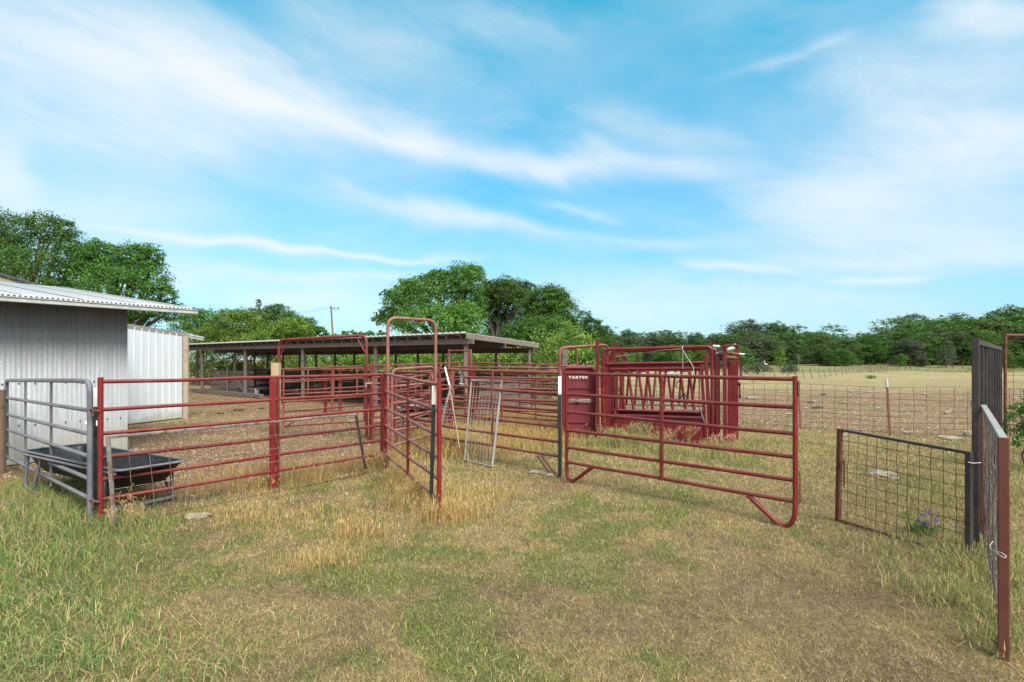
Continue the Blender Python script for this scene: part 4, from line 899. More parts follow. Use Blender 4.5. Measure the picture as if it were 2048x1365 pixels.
for y_ in (776.5,797,806,845): MB().beam(Dp(1131,y_,.014), Dp(1184,y_,.014), 0.02, 0.022, (0,0,1)).build('rib', M['chute_sheet'], dr)
for x_ in (1132,1183.5): MB().beam(Dp(x_,742,.016), Dp(x_,872,.016), 0.05, 0.02, (0,1,0)).build('stile', M['chute'], dr)
mb = MB(); mb.tube([Dp(1140,801.5,.03), Dp(1190,801.5,.03)], 0.012, 8); mb.box(Dp(1156,801,.04), (0.10,0.05,0.05)); mb.tube([Dp(1176,846,.04), Dp(1171,852,.05)], 0.012, 6); mb.build('bolt', M['steel_old'], dr)
cu_ = bpy.data.curves.new('lettering', 'FONT'); cu_.body = 'TARTER'; cu_.size = 0.115; cu_.extrude = 0.002; cu_.offset = 0.001; cu_.space_character = 1.15; cu_.align_x = 'CENTER'
lt = bpy.data.objects.new('lettering', cu_); COL.objects.link(lt); dg_ = bpy.context.evaluated_depsgraph_get(); me = bpy.data.meshes.new_from_object(lt.evaluated_get(dg_)); bpy.data.objects.remove(lt)
p = Dp(1156.5,757.5,.05); lt = bpy.data.objects.new('lettering', me); COL.objects.link(lt); me.materials.clear(); me.materials.append(M['letter']); lt.parent = dr
lt.location = p-Vector(dr.location); lt.rotation_euler = (math.pi/2, 0, -0.05); w_ = me.vertices and (max(v.co.x for v in me.vertices)-min(v.co.x for v in me.vertices)); sc_ = (39*11.7/F)/w_; lt.scale = (sc_, 0.85, 1)
lt.scale = (sc_, 0.62, 1)
# alley bow behind the door
e = empty('bow_gateway', G(1165,12.4), 'low weathered red bow frame standing behind the solid chute door', 'gate frame', 'red walk-through bow frames')
MB().tube(bend([G(1119.5,12.2,0.0), W(1119.5,696,12.2), W(1217,690,12.6), G(1217,12.6)], 0.15, 7), 0.032, 12).build('bow_tube', M['red_far'], e)
MB().tube(bend([W(1140,697,12.3), W(1153.5,697,12.35), G(1154,12.4,0.0)], 0.1, 6), 0.026, 10).build('inner_tube', M['rust'], e)
MB().tube([W(1119.5,732,12.2), W(1154,732,12.35)], 0.02, 8).build('crossbar', M['red_far'], e)
mb = MB()
for y_ in (782,806,828,852): mb.tube([W(1124,y_,11.9), W(1131,y_,11.8)], 0.02, 8)
mb.tube([G(1125,11.95,0.1), W(1125,775,11.95)], 0.02, 8); mb.build('hinge', M['red'], e)

# ------------------------------------------------------------------ right: tall dark gate, mesh gates, frame
def spot(px, D): return G(px, D)
a0, a1 = G(1951.5,4.76), G(2000,7.95); d_ = (a1-a0).normalized(); n_ = Vector((d_.y,-d_.x,0)); zt = 1.86
bg = empty('bar_gate', a0, 'tall dark steel gate of vertical square bars receding from the black corner post', 'gate')
MB().beam(a0-Vector((0,0,0.1)), a0+Vector((0,0,zt+0.02)), 0.052, 0.052, (n_.x,n_.y,0), bev=0.005).build('hinge_post', M['dark_steel'], bg)
mb = MB(); mb.beam(a0+d_*0.03+Vector((0,0,zt-0.02)), a1+Vector((0,0,zt-0.02)), 0.05, 0.045, (0,0,1)); mb.build('top_rail', M['dark_steel'], bg)
mb = MB(); mb.beam(a0+d_*0.16+n_*(-.03)+Vector((0,0,1.30)), a1+n_*(-.04)+Vector((0,0,1.33)), 0.04, 0.05, (0,0,1)); mb.build('middle_rail', M['galv_old'], bg)
mb = MB(); mb.beam(a0+d_*0.03+Vector((0,0,0.15)), a1+Vector((0,0,0.15)), 0.05, 0.045, (0,0,1)); mb.build('bottom_rail', M['dark_steel'], bg)
Lg = (a1-a0).length
for k in range(1,9):
    p = a0+d_*(Lg*k/8); MB().beam(p+Vector((0,0,0.12)), p+Vector((0,0,zt-0.045)), 0.048, 0.048, (n_.x,n_.y,0)).build('upright_bar', M['dark_steel'], bg)
def meshgate(label, TLp, TRp, BLp, BRp, wx, wz, mt, ms1, ms2, name='mesh_gate', tw=0.047, mm='rust_wire', jit=0.006):
    e = empty(name, (BLp+BRp)/2, label, 'gate', 'rusty mesh gates'); nn = (TRp-TLp).cross(Vector((0,0,1))).normalized()
    MB().beam(TLp, TRp, tw*0.8, tw*0.55, (0,0,1), bev=0.004).build('top_rail', M[mt], e)
    MB().beam(BLp, BRp, tw*0.6, tw*0.5, (0,0,1)).build('bottom_rail', M[ms1], e)
    MB().beam(TLp+Vector((0,0,.012)), BLp-Vector((0,0,.015)), tw, tw, (nn.x,nn.y,0), bev=0.004).build('side_post', M[ms1], e)
    MB().beam(TRp+Vector((0,0,.012)), BRp-Vector((0,0,.015)), tw, tw, (nn.x,nn.y,0), bev=0.004).build('side_post', M[ms2], e)
    mb = MB(); L = (TRp-TLp).length; nv = int(L/wx); q = random.Random(len(label))
    for k in range(1, nv):
        t = k/nv; a, b = TLp.lerp(TRp,t), BLp.lerp(BRp,t); mb.tube([a]+[a.lerp(b,s)+nn*q.uniform(-jit,jit)+(TRp-TLp).normalized()*q.uniform(-jit,jit) for s in (.2,.4,.6,.8)]+[b], 0.0027, 5, False)
    nh = int((TLp-BLp).length/wz)
    for k in range(1, nh):
        t = k/nh; a, b = TLp.lerp(BLp,t), TRp.lerp(BRp,t); mb.tube([a]+[a.lerp(b,s)+Vector((0,0,q.uniform(-jit,jit)*.6)) for s in (.25,.5,.75)]+[b], 0.0027, 5, False)
    mb.build('wire_mesh', M[mm], e); return e
meshgate('short rusty mesh gate hinged on the black corner post, its free end left', W(1680,860,5.75), W(1938,906.5,4.66), W(1676,1040,5.78), W(1938,1118,4.62), 0.092, 0.098, 'dark_steel', 'rust', 'dark_steel', tw=0.045)
meshgate('nearest mesh gate at the right edge with a dusty grey top rail', W(1967,813,4.85), W(2007,880,3.10), W(1967,1108,4.85), W(2007,1313,3.10), 0.05, 0.10, 'galv_old', 'brown_steel', 'brown_steel', tw=0.050, mm='steel_old')
mb = MB(); mb.tube([W(1936,925,4.62), W(1945,927,4.60), W(1962,926,4.72)], 0.004, 6); tag(mb.build('tie_wire', M['silver'], None, loc=W(1945,925,4.6)), 'thin wire tying the short mesh gate to the black corner post', 'wire')
mb = MB(); mb.tube(bend([W(1986,1083,3.3), W(1979,1092,3.25), W(1984,1101,3.15), W(2003,1106,3.02), W(2013,1113,3.0), W(2011,1117,3.0), W(2000,1112,3.02), W(1992,1104,3.1)], .02), 0.0022, 6); tag(mb.build('wire_loop', M['silver'], None, loc=W(2000,1105,3.05)), 'loose pale wire loop twisted on the end post of the nearest mesh gate', 'wire')
chain('chain', W(1688,921,5.70), 0.30, 'rusty chain hanging inside the free end of the short mesh gate')
e = empty('mesh_fence', G(2010,8.8), 'tall rust coloured pipe frame with wire mesh behind the bar gate at the right edge', 'fence panel')
MB().tube([G(2010.5,8.8), W(2010.5,670,8.8)], 0.022, 10).build('side_post', M['rust'], e); MB().tube([W(2010.5,671,8.8), W(2230,671,9.0)], 0.022, 10).build('top_rail', M['rust'], e)
mb = MB()
for k in range(12): x_ = 2027+k*14.5; mb.tube([W(x_,744 if k % 2 == 0 else 781,8.8), G(x_,8.8,0.05)], 0.003, 5, False)
for k in range(11): y_ = 751+k*14; mb.tube([W(2010,y_,8.8), W(2230,y_+1,8.9)], 0.003, 5, False)
for y_ in (682.5,706): mb.tube([W(2010,y_,8.8), W(2230,y_,8.9)], 0.003, 5, False)
mb.build('wire_mesh', M['rust_wire'], e)
mb = MB(); p = G(1870,3.75); 
for k in range(4): mb.tube([p+Vector((k*0.052,0.01*k,-0.01)), p+Vector((k*0.052+0.004,0.01*k,0.055-0.008*(k%2)))], 0.006, 6)
mb.tube([p+Vector((-0.02,0,0.004)), p+Vector((0.2,0.03,0.004))], 0.005, 6); tag(mb.build('wire_spikes', M['rust_wire'], None, loc=p), 'four stubby rusty wire spikes poking out of the lawn near the mesh gates', 'wire')

# field fence
fe = empty('wire_fence', Vector((8.27,12.15,0)), 'rusty square wire fence on steel posts along the edge of the stony pasture', 'fence')
line = [Vector((3.0,16.1,0)), Vector((5.8,14.0,0)), Vector((7.0,13.4,0)), Vector((8.3,12.18,0)), Vector((9.85,11.8,0)), Vector((13.5,11.0,0))]
tops = [1.10,1.08,1.08,1.08,1.08,1.08]
cum = [0]
for a, b in zip(line, line[1:]): cum.append(cum[-1]+(b-a).length)
def fp(s):
    for i in range(len(line)-1):
        if s <= cum[i+1] or i == len(line)-2: return line[i].lerp(line[i+1], (s-cum[i])/(cum[i+1]-cum[i]))
mb = MB(); q = random.Random(5); s = 0.0
while s < cum[-1]:
    p = fp(s); mb.tube([p+Vector((0,0,0.04)), p+Vector((q.uniform(-.012,.012),q.uniform(-.01,.01),0.55)), p+Vector((q.uniform(-.01,.01),0,1.08+q.uniform(-.008,.008)))], 0.0042, 5, False); s += 0.255
for z in (0.06,0.18,0.30,0.42,0.54,0.67,0.80,0.94,1.08):
    pts = []; s = 0.0
    while s < cum[-1]: p = fp(s); pts.append(p+Vector((0,0,z+0.012*math.sin(s*2.1+z*9)))); s += 0.5
    mb.tube(pts, 0.0042, 5, False)
mb.build('wire_mesh', M['rust_wire'], fe)
def tpost(base, top, tip, parent=fe, w=0.042, mats=('rust','silver')):
    m_ = base.lerp(top, tip); a = MB(); a.beam(base-Vector((0,0,.1)), m_, w, 0.008, (0,1,0)); a.beam(base+Vector((0,.018,-.1)), m_+Vector((0,.018,0)), 0.008, 0.034, (0,1,0))
    a.beam(m_, top, w, 0.008, (0,1,0)); a.beam(m_+Vector((0,.018,0)), top+Vector((0,.018,0)), 0.008, 0.034, (0,1,0)); a.build('fence_post', M[mats[0]], parent)
b = G(1781,12.12); tpost(b, W(1773.5,758,12.12), 0.83)
mb = MB(); mb.beam(W(1773.8,757,12.10), W(1775.2,775,12.10), 0.040, 0.012, (0,1,0)); mb.build('post_tip', M['silver'], fe)
tpost(G(1602,13.3), W(1597,786,13.3), 0.9); tpost(G(1400,14.6), W(1398,742,14.6), 0.9); tpost(G(2150,11.4), W(2148,752,11.4), 0.9); tpost(G(1295,15.4), W(1294,750,15.4), .9)

# far leaning fence
ff = empty('far_fence', G(1640,60), 'far wire fence on many steel posts leaning left across the pasture', 'fence')
pl = [(1492,738,1510,767),(1519,736,1535,763.5),(1543,737,1556,761),(1571,737,1580,759),(1587,738,1596,758.5),(1604,737.5,1610,758),(1619.5,738,1625,757.5),(1637,737,1640,756.5),(1647.5,738,1652,755.8),(1658,736,1662,753),(1669,735,1673,751.5),
      (1682,731,1685.5,750.5),(1690,732,1694,748.5),(1696,733,1701,747),(1702.5,732,1708,746.8),(1712,730,1717.5,746.2),(1718,731,1724,745.6),(1727,728.5,1730.5,745),(1732,733,1737,744.6),(1739,730,1744,744.8),(1745,732,1752,744.9),(1752,733,1759,744.8),(1761,729,1764,745),(1768,733,1769,743.5),(1773,727,1774,743)]
tp = []
for x0, y0, x1, y1 in pl:
    D = CAMH*F/(y1-HZ); b = G(x1, D); t = W(x0, y0, D); tp.append((b, t))
    a = MB(); a.beam(b-Vector((0,0,.1)), t, 0.055, 0.05, (0,1,0)); a.build('fence_post', M['steel_old'], ff)
mb = MB()
for s in (0.25,0.5,0.72,0.93): mb.tube([b.lerp(t,s) for b, t in tp], 0.008, 5, False)
mb.build('fence_wire', M['rust_wire'], ff)
mb = MB()
for a_, c_ in zip(tp[:5], range(5)): mb.beam(a_[0].lerp(a_[1],.9), a_[1], 0.06, 0.05, (0,1,0))
mb.build('post_tip', M['silver'], ff)
ff2 = empty('distant_fence', G(1850,85), 'faint wire fence with dark stakes along the foot of the far trees', 'fence')
for x_ in (1740,1776,1797,1821,1835,1860,1876,1905,1925):
    b = G(x_,88); b.z = terrain(np.array([b.x]), np.array([b.y]))[0]; a = MB(); a.beam(b, b+Vector((0,0,1.15)), 0.08, 0.05, (0,1,0)); a.build('fence_post', M['rust_wire'], ff2)

# utility pole
b = G(664.5,90); t = W(662,612,90); e = empty('utility_pole', b, 'leaning wooden utility pole with a small crossarm beyond the shed roof', 'utility pole')
b2 = b.copy(); b2.x = W(667,668,90).x+0.25; MB().tube([b2, t], 0.19, 10, r2=0.13).build('pole', M['wood_grey'], e)
MB().beam(t+Vector((-0.15,0,-0.55)), t+Vector((1.35,0,-0.5)), 0.12, 0.10, (0,0,1)).build('crossarm', M['wood_grey'], e)
mb = MB()
for x_ in (-0.1,0.5,1.2): mb.tube([t+Vector((x_,0,-0.45)), t+Vector((x_,0,-0.2))], 0.07, 8)
mb.build('insulator', M['dark_steel'], e)
mb = MB()
for x_ in (-0.1,1.2):
    pts = [t+Vector((x_,0,-0.2))+Vector((-60*s,10*s,-3.5*math.sin(math.pi*s)*0.8-0.2*s)) for s in np.linspace(0,1,13)]; mb.tube(pts, 0.012, 4, False)
mb.build('wire', M['dark_steel'], e)
# ------------------------------------------------------------------ trees
def leaf_cloud(blobs, n, leaf, seed, pal, cl_r=0.24, aspect=0.5, inner=0.25):
    """leaves in small clusters spread over the surface and inside of every blob (x,y,z,rx,ry,rz,weight,tone)"""
    r = np.random.default_rng(seed); B = np.array([b[:6] for b in blobs], float)
    w = np.array([b[6] if len(b) > 6 else b[3]*b[5] for b in blobs]); tone = np.array([b[7] if len(b) > 7 else 1.0 for b in blobs])
    ncl = max(10, n//22); bi = r.choice(len(B), ncl, p=w/w.sum())
    d = r.normal(0, 1, (ncl, 3)); d /= np.linalg.norm(d, axis=1)[:, None]
    d[:, 2] = np.where(d[:, 2] < -0.55, -d[:, 2], d[:, 2])
    rad = np.where(r.uniform(0,1,ncl) < inner, r.uniform(0.3,0.8,ncl), r.uniform(0.80,1.10,ncl)); rad = np.where(r.uniform(0,1,ncl) < 0.12, r.uniform(1.1,1.30,ncl), rad)
    cc = B[bi, :3]+d*rad[:, None]*B[bi, 3:6]
    crad = (B[bi, 3]+B[bi, 5])*0.5*cl_r*r.uniform(0.6,1.3,ncl)
    li = r.integers(0, ncl, n); off = r.normal(0, 0.5, (n, 3))*crad[li][:, None]*np.array((1,1,0.62))
    P = cc[li]+off
    nrm = d[li]*0.7+r.normal(0, 0.75, (n, 3))+np.array((0,0,0.45)); nrm /= np.linalg.norm(nrm, axis=1)[:, None]
    t = np.cross(nrm, r.normal(0, 1, (n, 3))); t /= np.linalg.norm(t, axis=1)[:, None]; s = np.cross(nrm, t)
    L = leaf*r.uniform(0.6, 1.35, n)[:, None]
    V = np.stack([P-t*L*0.5, P+s*L*aspect*0.5, P+t*L*0.5, P-s*L*aspect*0.5], 1).reshape(-1, 3)
    Q = np.arange(n*4).reshape(-1, 4)
    ct = r.normal(1, 0.26, ncl).clip(0.45, 1.6)[li]*tone[bi[li]]
    c = pal[r.integers(0, len(pal), n)]*ct[:, None]*r.uniform(0.75, 1.2, (n, 1)); c = np.clip(c, 0.012, 0.5)
    return V, Q, np.repeat(c, 4, 0)
PAL_OAK = np.array((1.22,1.5,1.1))*np.array([(0.058,0.105,0.020),(0.075,0.13,0.026),(0.045,0.085,0.020),(0.095,0.15,0.034)])
PAL_LIGHT = np.array((1.2,1.38,1.1))*np.array([(0.10,0.17,0.026),(0.13,0.20,0.032),(0.085,0.145,0.026),(0.15,0.215,0.045)])
PAL_VINE = np.array((1.3,1.45,1.1))*np.array([(0.13,0.20,0.035),(0.16,0.235,0.045),(0.10,0.165,0.03),(0.19,0.25,0.075)])
PAL_DARK = np.array((1.5,1.75,1.3))*np.array([(0.040,0.074,0.024),(0.052,0.088,0.026),(0.034,0.062,0.024),(0.066,0.10,0.033)])
PAL_GREY = 1.5*np.array([(0.085,0.11,0.055),(0.10,0.125,0.065),(0.07,0.095,0.045)])
def limbs(mb, base, blobs, r0, seed, fork=0.35):
    q = random.Random(seed); top = Vector((0,0,0)); wsum = 0
    zlow = min(b[2] for b in blobs); c = sum((Vector(b[:3])*b[3] for b in blobs), Vector())/sum(b[3] for b in blobs)
    f = Vector((base[0]+(c.x-base[0])*0.25, base[1]+(c.y-base[1])*0.25, base[2]+(c.z-base[2])*fork*1.3))
    mb.tube([base, Vector(base).lerp(f,0.5)+Vector((q.uniform(-.1,.1),q.uniform(-.1,.1),0)), f], r0, 9, r2=r0*0.72)
    for b in blobs:
        e_ = Vector(b[:3]); m = f.lerp(e_, 0.5)+Vector((q.uniform(-.2,.2),q.uniform(-.2,.2),q.uniform(0,.3)))
        mb.tube([f, m, e_], r0*0.5, 7, r2=r0*0.10)
        for k in range(3):
            d = Vector((q.uniform(-1,1)*b[3],q.uniform(-1,1)*b[4],q.uniform(-.2,1)*b[5]))*0.85; mb.tube([m, e_+d*0.4, e_+d], r0*0.22, 5, r2=r0*0.04)
def tree(label, base, blobs, n, leaf, pal, seed, r0=0.2, name='tree', cat='tree', group=None, cl_r=0.24, trunk=True, aspect=0.5, inner=0.25, fork=0.35):
    base = Vector(base); e = empty(name, base, label, cat, group)
    V, Q, c = leaf_cloud(blobs, n, leaf, seed, pal, cl_r, aspect, inner)
    numesh('crown', V-np.array(base), Q, c, M['leaf'], parent=e)
    if trunk:
        mb = MB(); limbs(mb, base, blobs, r0, seed, fork); mb.build('trunk', M['bark'], e)
    return e
def bl(px, py, rx, rz, D, dD=0.0, ry=None, w=None, tone=1.0):
    """crown lobe centred at a place of the photograph, radii in photo pixels"""
    k = D/F; p = W(px, py, D+dD); return (p.x, p.y, p.z, rx*k, (ry or rx)*k, rz*k, w if w is not None else rx*rz, tone)
# centre oaks
D = 34
tree('tall round bright green oak left of centre, highest crown behind the shed', G(895,D), [bl(925,566,42,34,D),bl(945,552,24,20,D,1),bl(880,578,44,32,D),bl(838,598,50,36,D,-1),bl(818,578,24,16,D),bl(935,620,36,46,D,1),bl(798,606,32,28,D),bl(870,650,75,34,D,-2,tone=1.1),bl(785,638,32,22,D,tone=1.05),bl(925,650,35,38,D,-3,tone=1.35),bl(880,556,22,14,D),bl(775,590,14,10,D),bl(768,640,20,10,D),bl(760,628,10,6,D)],
     62000, 0.115, PAL_OAK*1.05, 1001, 0.32, cl_r=0.22)
D = 38
tree('darker open oak in the middle of the three behind the shed with sky showing through', G(985,D), [bl(1020,600,50,36,D,1),bl(975,610,26,40,D,1),bl(1005,590,40,30,D),bl(1035,610,34,34,D),bl(985,625,34,36,D,1),bl(1010,655,45,30,D,2),bl(1050,585,22,20,D),bl(975,580,14,18,D)],
     36000, 0.12, PAL_OAK*0.82, 1002, 0.30, cl_r=0.24, inner=0.15)
D = 33
tree('rounded oak at the right of the three behind the shed', G(1090,D), [bl(1095,605,40,28,D),bl(1120,635,36,38,D),bl(1065,632,32,34,D,1),bl(1135,660,24,26,D),bl(1090,650,45,30,D),bl(1108,590,24,14,D)],
     32000, 0.11, PAL_OAK*.92, 1003, 0.26)
D = 29
tree('bushy green thicket beneath the rounded oak beyond the shed roof corner', G(1085,D), [bl(1040,672,40,28,D,1),bl(1090,668,44,30,D),bl(1130,690,38,28,D),bl(1160,705,32,18,D),bl(1100,705,60,20,D),bl(1015,695,30,20,D,2)],
     32000, 0.10, PAL_OAK*1.0, 1004, 0.12, name='bush', cat='bush', fork=0.6)
D = 42
tree('small ragged tree standing just right of the rounded oak', G(1172,D), [bl(1168,640,17,14,D),bl(1185,655,20,16,D),bl(1160,662,18,20,D),bl(1195,675,22,20,D),bl(1178,690,30,24,D)], 9000, 0.13, PAL_OAK*0.7, 1005, 0.14, cl_r=0.3, inner=.2)
# left big trees
D = 24
tree('tall leafy tree rising behind the barn at the left edge', G(60,D), [bl(95,470,45,38,D),bl(20,475,50,45,D),bl(150,525,42,38,D,-1),bl(60,545,75,42,D,-1,tone=1.15),bl(125,470,30,26,D),bl(0,530,60,50,D),bl(-70,480,60,60,D),bl(110,585,60,24,D,-1),bl(-60,560,70,50,D)],
     52000, 0.09, PAL_OAK*0.95, 1010, 0.28, cl_r=0.27, inner=0.2)
D = 23
tree('spreading tree with gappy foliage between the barn roof and the hedge', G(245,D), [bl(205,520,40,32,D),bl(270,525,38,34,D),bl(300,560,34,40,D),bl(235,575,55,40,D,-1),bl(325,600,26,30,D),bl(180,560,40,40,D),bl(300,625,48,24,D),bl(345,620,20,12,D),bl(295,510,28,18,D),bl(255,640,50,22,D),bl(165,535,40,36,D,.5),bl(190,500,28,18,D),bl(235,545,36,30,D,1)],
     40000, 0.09, PAL_OAK*0.95, 1011, 0.24, cl_r=0.26, inner=0.18)
# hedge row left of centre
specs = [('leafy green bush just right of the barn gutter end', 395,36,[bl(380,650,36,26,36),bl(415,655,38,30,36),bl(400,690,55,26,36),bl(385,628,18,12,36)],PAL_OAK*1.25,9000),
 ('pale green vine-covered tree left of the pointed treetop', 470,35,[bl(465,655,44,32,35),bl(500,660,36,34,35),bl(440,680,45,26,35),bl(470,632,26,12,35),bl(480,690,55,22,35)],PAL_LIGHT*0.95,10000),
 ('green tree with a thin pointed top sprig above the shed roof', 540,37,[bl(530,645,34,28,37),bl(565,650,38,28,37),bl(545,680,60,28,37),bl(517,612,5,13,37),bl(555,624,24,14,37),bl(514,626,9,8,37)],PAL_OAK*1.1,9500),
 ('bright yellow-green bush in front of the pointed tree', 560,33,[bl(560,668,45,20,33),bl(590,660,36,22,33),bl(530,684,55,14,33)],PAL_LIGHT*1.1,7500),
 ('dark low tree tapering down towards the utility pole', 610,36,[bl(605,655,26,20,36),bl(630,668,24,14,36),bl(595,680,40,20,36),bl(640,664,10,9,36)],PAL_OAK*0.95,5000)]
for i, (lab, px, D, bb, pal, n) in enumerate(specs):
    tree(lab, G(px,D), bb, n*2, 0.11, pal*.92, 1020+i, 0.12, cl_r=0.24, name='bush' if 'bush' in lab else 'tree', cat='bush' if 'bush' in lab else 'tree', fork=0.5)
# green bank of vines behind the cattle shed
q = random.Random(12)
k = 0
for s in np.linspace(0.4, 33, 15):
    b = S(s, DEP+2.2+q.uniform(-.3,.5), 0); h = 2.25+0.35*q.random()+(0.6 if s < 2 or s > 21 else 0)
    bb = [(b.x+q.uniform(-.8,.8)+fd.x*o, b.y+q.uniform(-.4,.6)+fd.y*o, z, 1.15, 0.9, 0.75, 1.0, 1.0) for o, z in ((-.9,.6),(0.8,.6),(-.5,h-0.85),(.6,h-0.8),(0,1.2))]
    ws = 'vine-covered bush behind the cattle shed, %s from the right along its rear posts' % ['first','second','third','fourth','fifth','sixth','seventh','eighth','ninth','tenth','eleventh','twelfth','thirteenth','fourteenth','fifteenth'][k]
    tree(ws, (b.x,b.y,0), bb, 7000, 0.10, PAL_VINE*(1.0 if 3 < s < 15 else 0.8), 1050+k, 0.06, name='bush', cat='bush', group='vine-covered bushes behind the cattle shed', fork=0.5); k += 1
# low horizon trees between
for i, (px, D, top, lab) in enumerate(((700,62,664,'small distant tree peeping over the shed roof right of the utility pole'),(745,58,662,'low distant tree beside the tall oak, over the shed roof'),(665,75,669,'faint low treetops at the foot of the utility pole'))):
    tree(lab, G(px,D), [bl(px,top+8,16,9,D),bl(px+18,top+14,22,12,D),bl(px-16,top+16,20,12,D),bl(px,top+32,44,22,D)], 2600, 0.26, PAL_OAK, 1070+i, 0.15)

# treeline across the pasture: variants, then copies
def variant(seed, pal, shape):
    q = random.Random(seed); bb = []
    for k in range(9):
        a = q.uniform(0,6.28); rr = q.uniform(0.2,1.9)*shape; z = q.uniform(2.3,6.4) if k < 7 else q.uniform(1.2,2.2)
        bb.append((math.cos(a)*rr, math.sin(a)*rr, z, q.uniform(1.2,1.9)*shape, q.uniform(1.2,1.9)*shape, q.uniform(0.9,1.5), 1.0, q.uniform(0.85,1.18)))
    bb += [(0,0,3.4,2.0,2.0,2.0,1.6,.9), (q.uniform(-.5,.5), 0, 6.7, 1.1*shape, 1.1*shape, 1.1, .8, 1.05), (q.uniform(-1.6,1.6),q.uniform(-1,1),1.1,1.9,1.6,1.0,1.0,.95), (q.uniform(-1.6,1.6),q.uniform(-1,1),.9,1.9,1.6,.9,1.0,.95)]
    e = empty('pasture_tree', (0,0,0), '', 'tree'); V, Q, c = leaf_cloud(bb, 15000, 0.20, seed, pal*0.88, 0.30, 0.6, 0.3)
    numesh('crown', V, Q, c, M['leaf'], parent=e); mb = MB(); limbs(mb, (0,0,0), bb, 0.2, seed, 0.4); mb.build('trunk', M['bark'], e); return e
VAR = [variant(2001, PAL_DARK, 1.1), variant(2002, PAL_DARK*1.15, 1.3), variant(2003, PAL_OAK*0.85, 1.2), variant(2004, PAL_OAK*1.15, 1.25), variant(2005, PAL_DARK*np.array((1.15,1.0,1.05)), 1.0), variant(2006, PAL_LIGHT*0.85, 1.15), variant(2007, PAL_GREY*0.7, 1.1)]
first = [True]*len(VAR)
def copy_tree(src, loc, rz, sc, label, group, vi=None):
    if vi is not None and first[vi]:
        r = src; first[vi] = False
    else:
        r = src.copy(); COL.objects.link(r)
        for c_ in src.children: d = c_.copy(); COL.objects.link(d); d.parent = r
    r.location = loc; r.rotation_euler = (0,0,rz); r.scale = sc; r['label'] = label; r['category'] = 'tree'; r['group'] = group; return r
SKY = [(-400,660),(900,665),(1150,652),(1200,657),(1250,655),(1310,660),(1350,653),(1420,660),(1480,648),(1530,634),(1560,646),(1580,641),(1610,652),(1640,662),(1675,646),(1700,650),(1720,658),(1750,648),(1790,632),(1810,640),(1830,622),(1870,618),(1900,628),(1920,615),(1950,622),(1975,606),(2000,624),(2030,614),(2080,610),(2300,600)]
def zt0(x, y): return float(terrain(np.array([x]), np.array([y]))[0])
def skyt(px): return float(np.interp(px, [a for a, _ in SKY], [b for _, b in SKY]))
q = random.Random(77); GL = 'dense treeline across the pasture'
for row, (D0, step, gain) in enumerate(((102,3.9,0.62),(110,3.9,0.86),(120,3.9,1.0))):
    x = -32.0
    while x < 150:
        D = D0+q.uniform(-3,3)-(0.10*max(0,x-60)); px = 1024+x/D*F; z0 = float(terrain(np.array([x]), np.array([D]))[0])
        h = (CAMH+(HZ-skyt(px))*D/F-z0)*gain*q.uniform(0.84,1.10)
        s = h/7.9; w = s*q.uniform(1.25,1.65); right = px > 1790
        vi = q.choice([0,1,4,0,2,6,1,2] if not right else [0,2,3,3,5,1,4,6]) if row else q.choice([0,1,2,3,5,6,2] if right else [0,1,2,4,6,2,3])
        copy_tree(VAR[vi], (x,D,z0-0.1), q.uniform(0,6.28), (w,w,s), 'dark green oak packed into the dense treeline across the pasture', GL, vi); x += step*q.uniform(0.8,1.25)
q = random.Random(91); SH = []
for k, (px, D, sc) in enumerate([(1215,70,.42),(1240,66,.35),(1262,74,.48),(1290,80,.5),(1318,84,.42),(1345,82,.5),(1372,88,.42),(1398,80,.40),(1425,86,.5),(1450,90,.42),(1475,92,.45),(1255,62,.26),(1800,97,.3),(1845,95,.28),(1960,90,.35),(2015,88,.4),(2060,84,.42)]):
    x = (px-1024)/F*D; copy_tree(VAR[(5,3,5,6,3)[k % 5]], (x,D,zt0(x,D)-.1), q.uniform(0,6.28), (sc*1.25,sc*1.25,sc), 'low bright green tree growing in front of the dense treeline', 'low trees in front of the dense treeline')
for i, v in enumerate(VAR):
    if first[i]: v.location = (150+6*i,130,1.1); v['label'] = 'dark green oak packed into the dense treeline across the pasture'; v['group'] = GL
# single trees and bushes in front of the treeline
def zt_(x, y): return float(terrain(np.array([x]), np.array([y]))[0])
def bush(px, D, wpx, hpx, lab, pal, seed, n=2600, leaf=0.2, name='bush'):
    b = G(px, D); b.z = zt_(b.x, b.y); k = D/F; w, h = wpx*k/2, hpx*k
    bb = [(b.x+w*a, b.y+c*w*.4, b.z+h*z, w*r, w*r*.8, h*.36, 1, 1) for a, c, z, r in ((-.45,0,.4,.5),(.4,.3,.42,.55),(0,-.3,.62,.55),(.1,.4,.3,.7),(-.1,0,.25,.75))]
    return tree(lab, b, bb, n*3, leaf*.55, pal, seed, 0.08, name=name, cat=name, fork=.5)
bush(1678,98,74,36,'rounded mid-green bushy tree in front of the dark treeline', PAL_OAK*0.95, 3001, 5200, 0.26, 'tree')
bush(1893,92,40,52,'small grey-green conical tree at the foot of the treeline', PAL_GREY*0.95, 3002, 2800, 0.24, 'tree')
bush(1516,62,66,24,'low wide shrub with a white bird on top', PAL_GREY*0.8, 3003, 2600, 0.16)
bush(1580,64,40,20,'low round grey-green shrub behind the leaning fence posts', PAL_GREY*0.8, 3004, 2000, 0.16)
bush(1742,48,26,8,'tiny green weed clump on the yellow pasture', PAL_LIGHT, 3005, 500, 0.10)
bush(1560,90,26,44,'yellow-green sapling left of the mid-green bushy tree', PAL_LIGHT, 3006, 1600, 0.26, 'tree')
D = 46
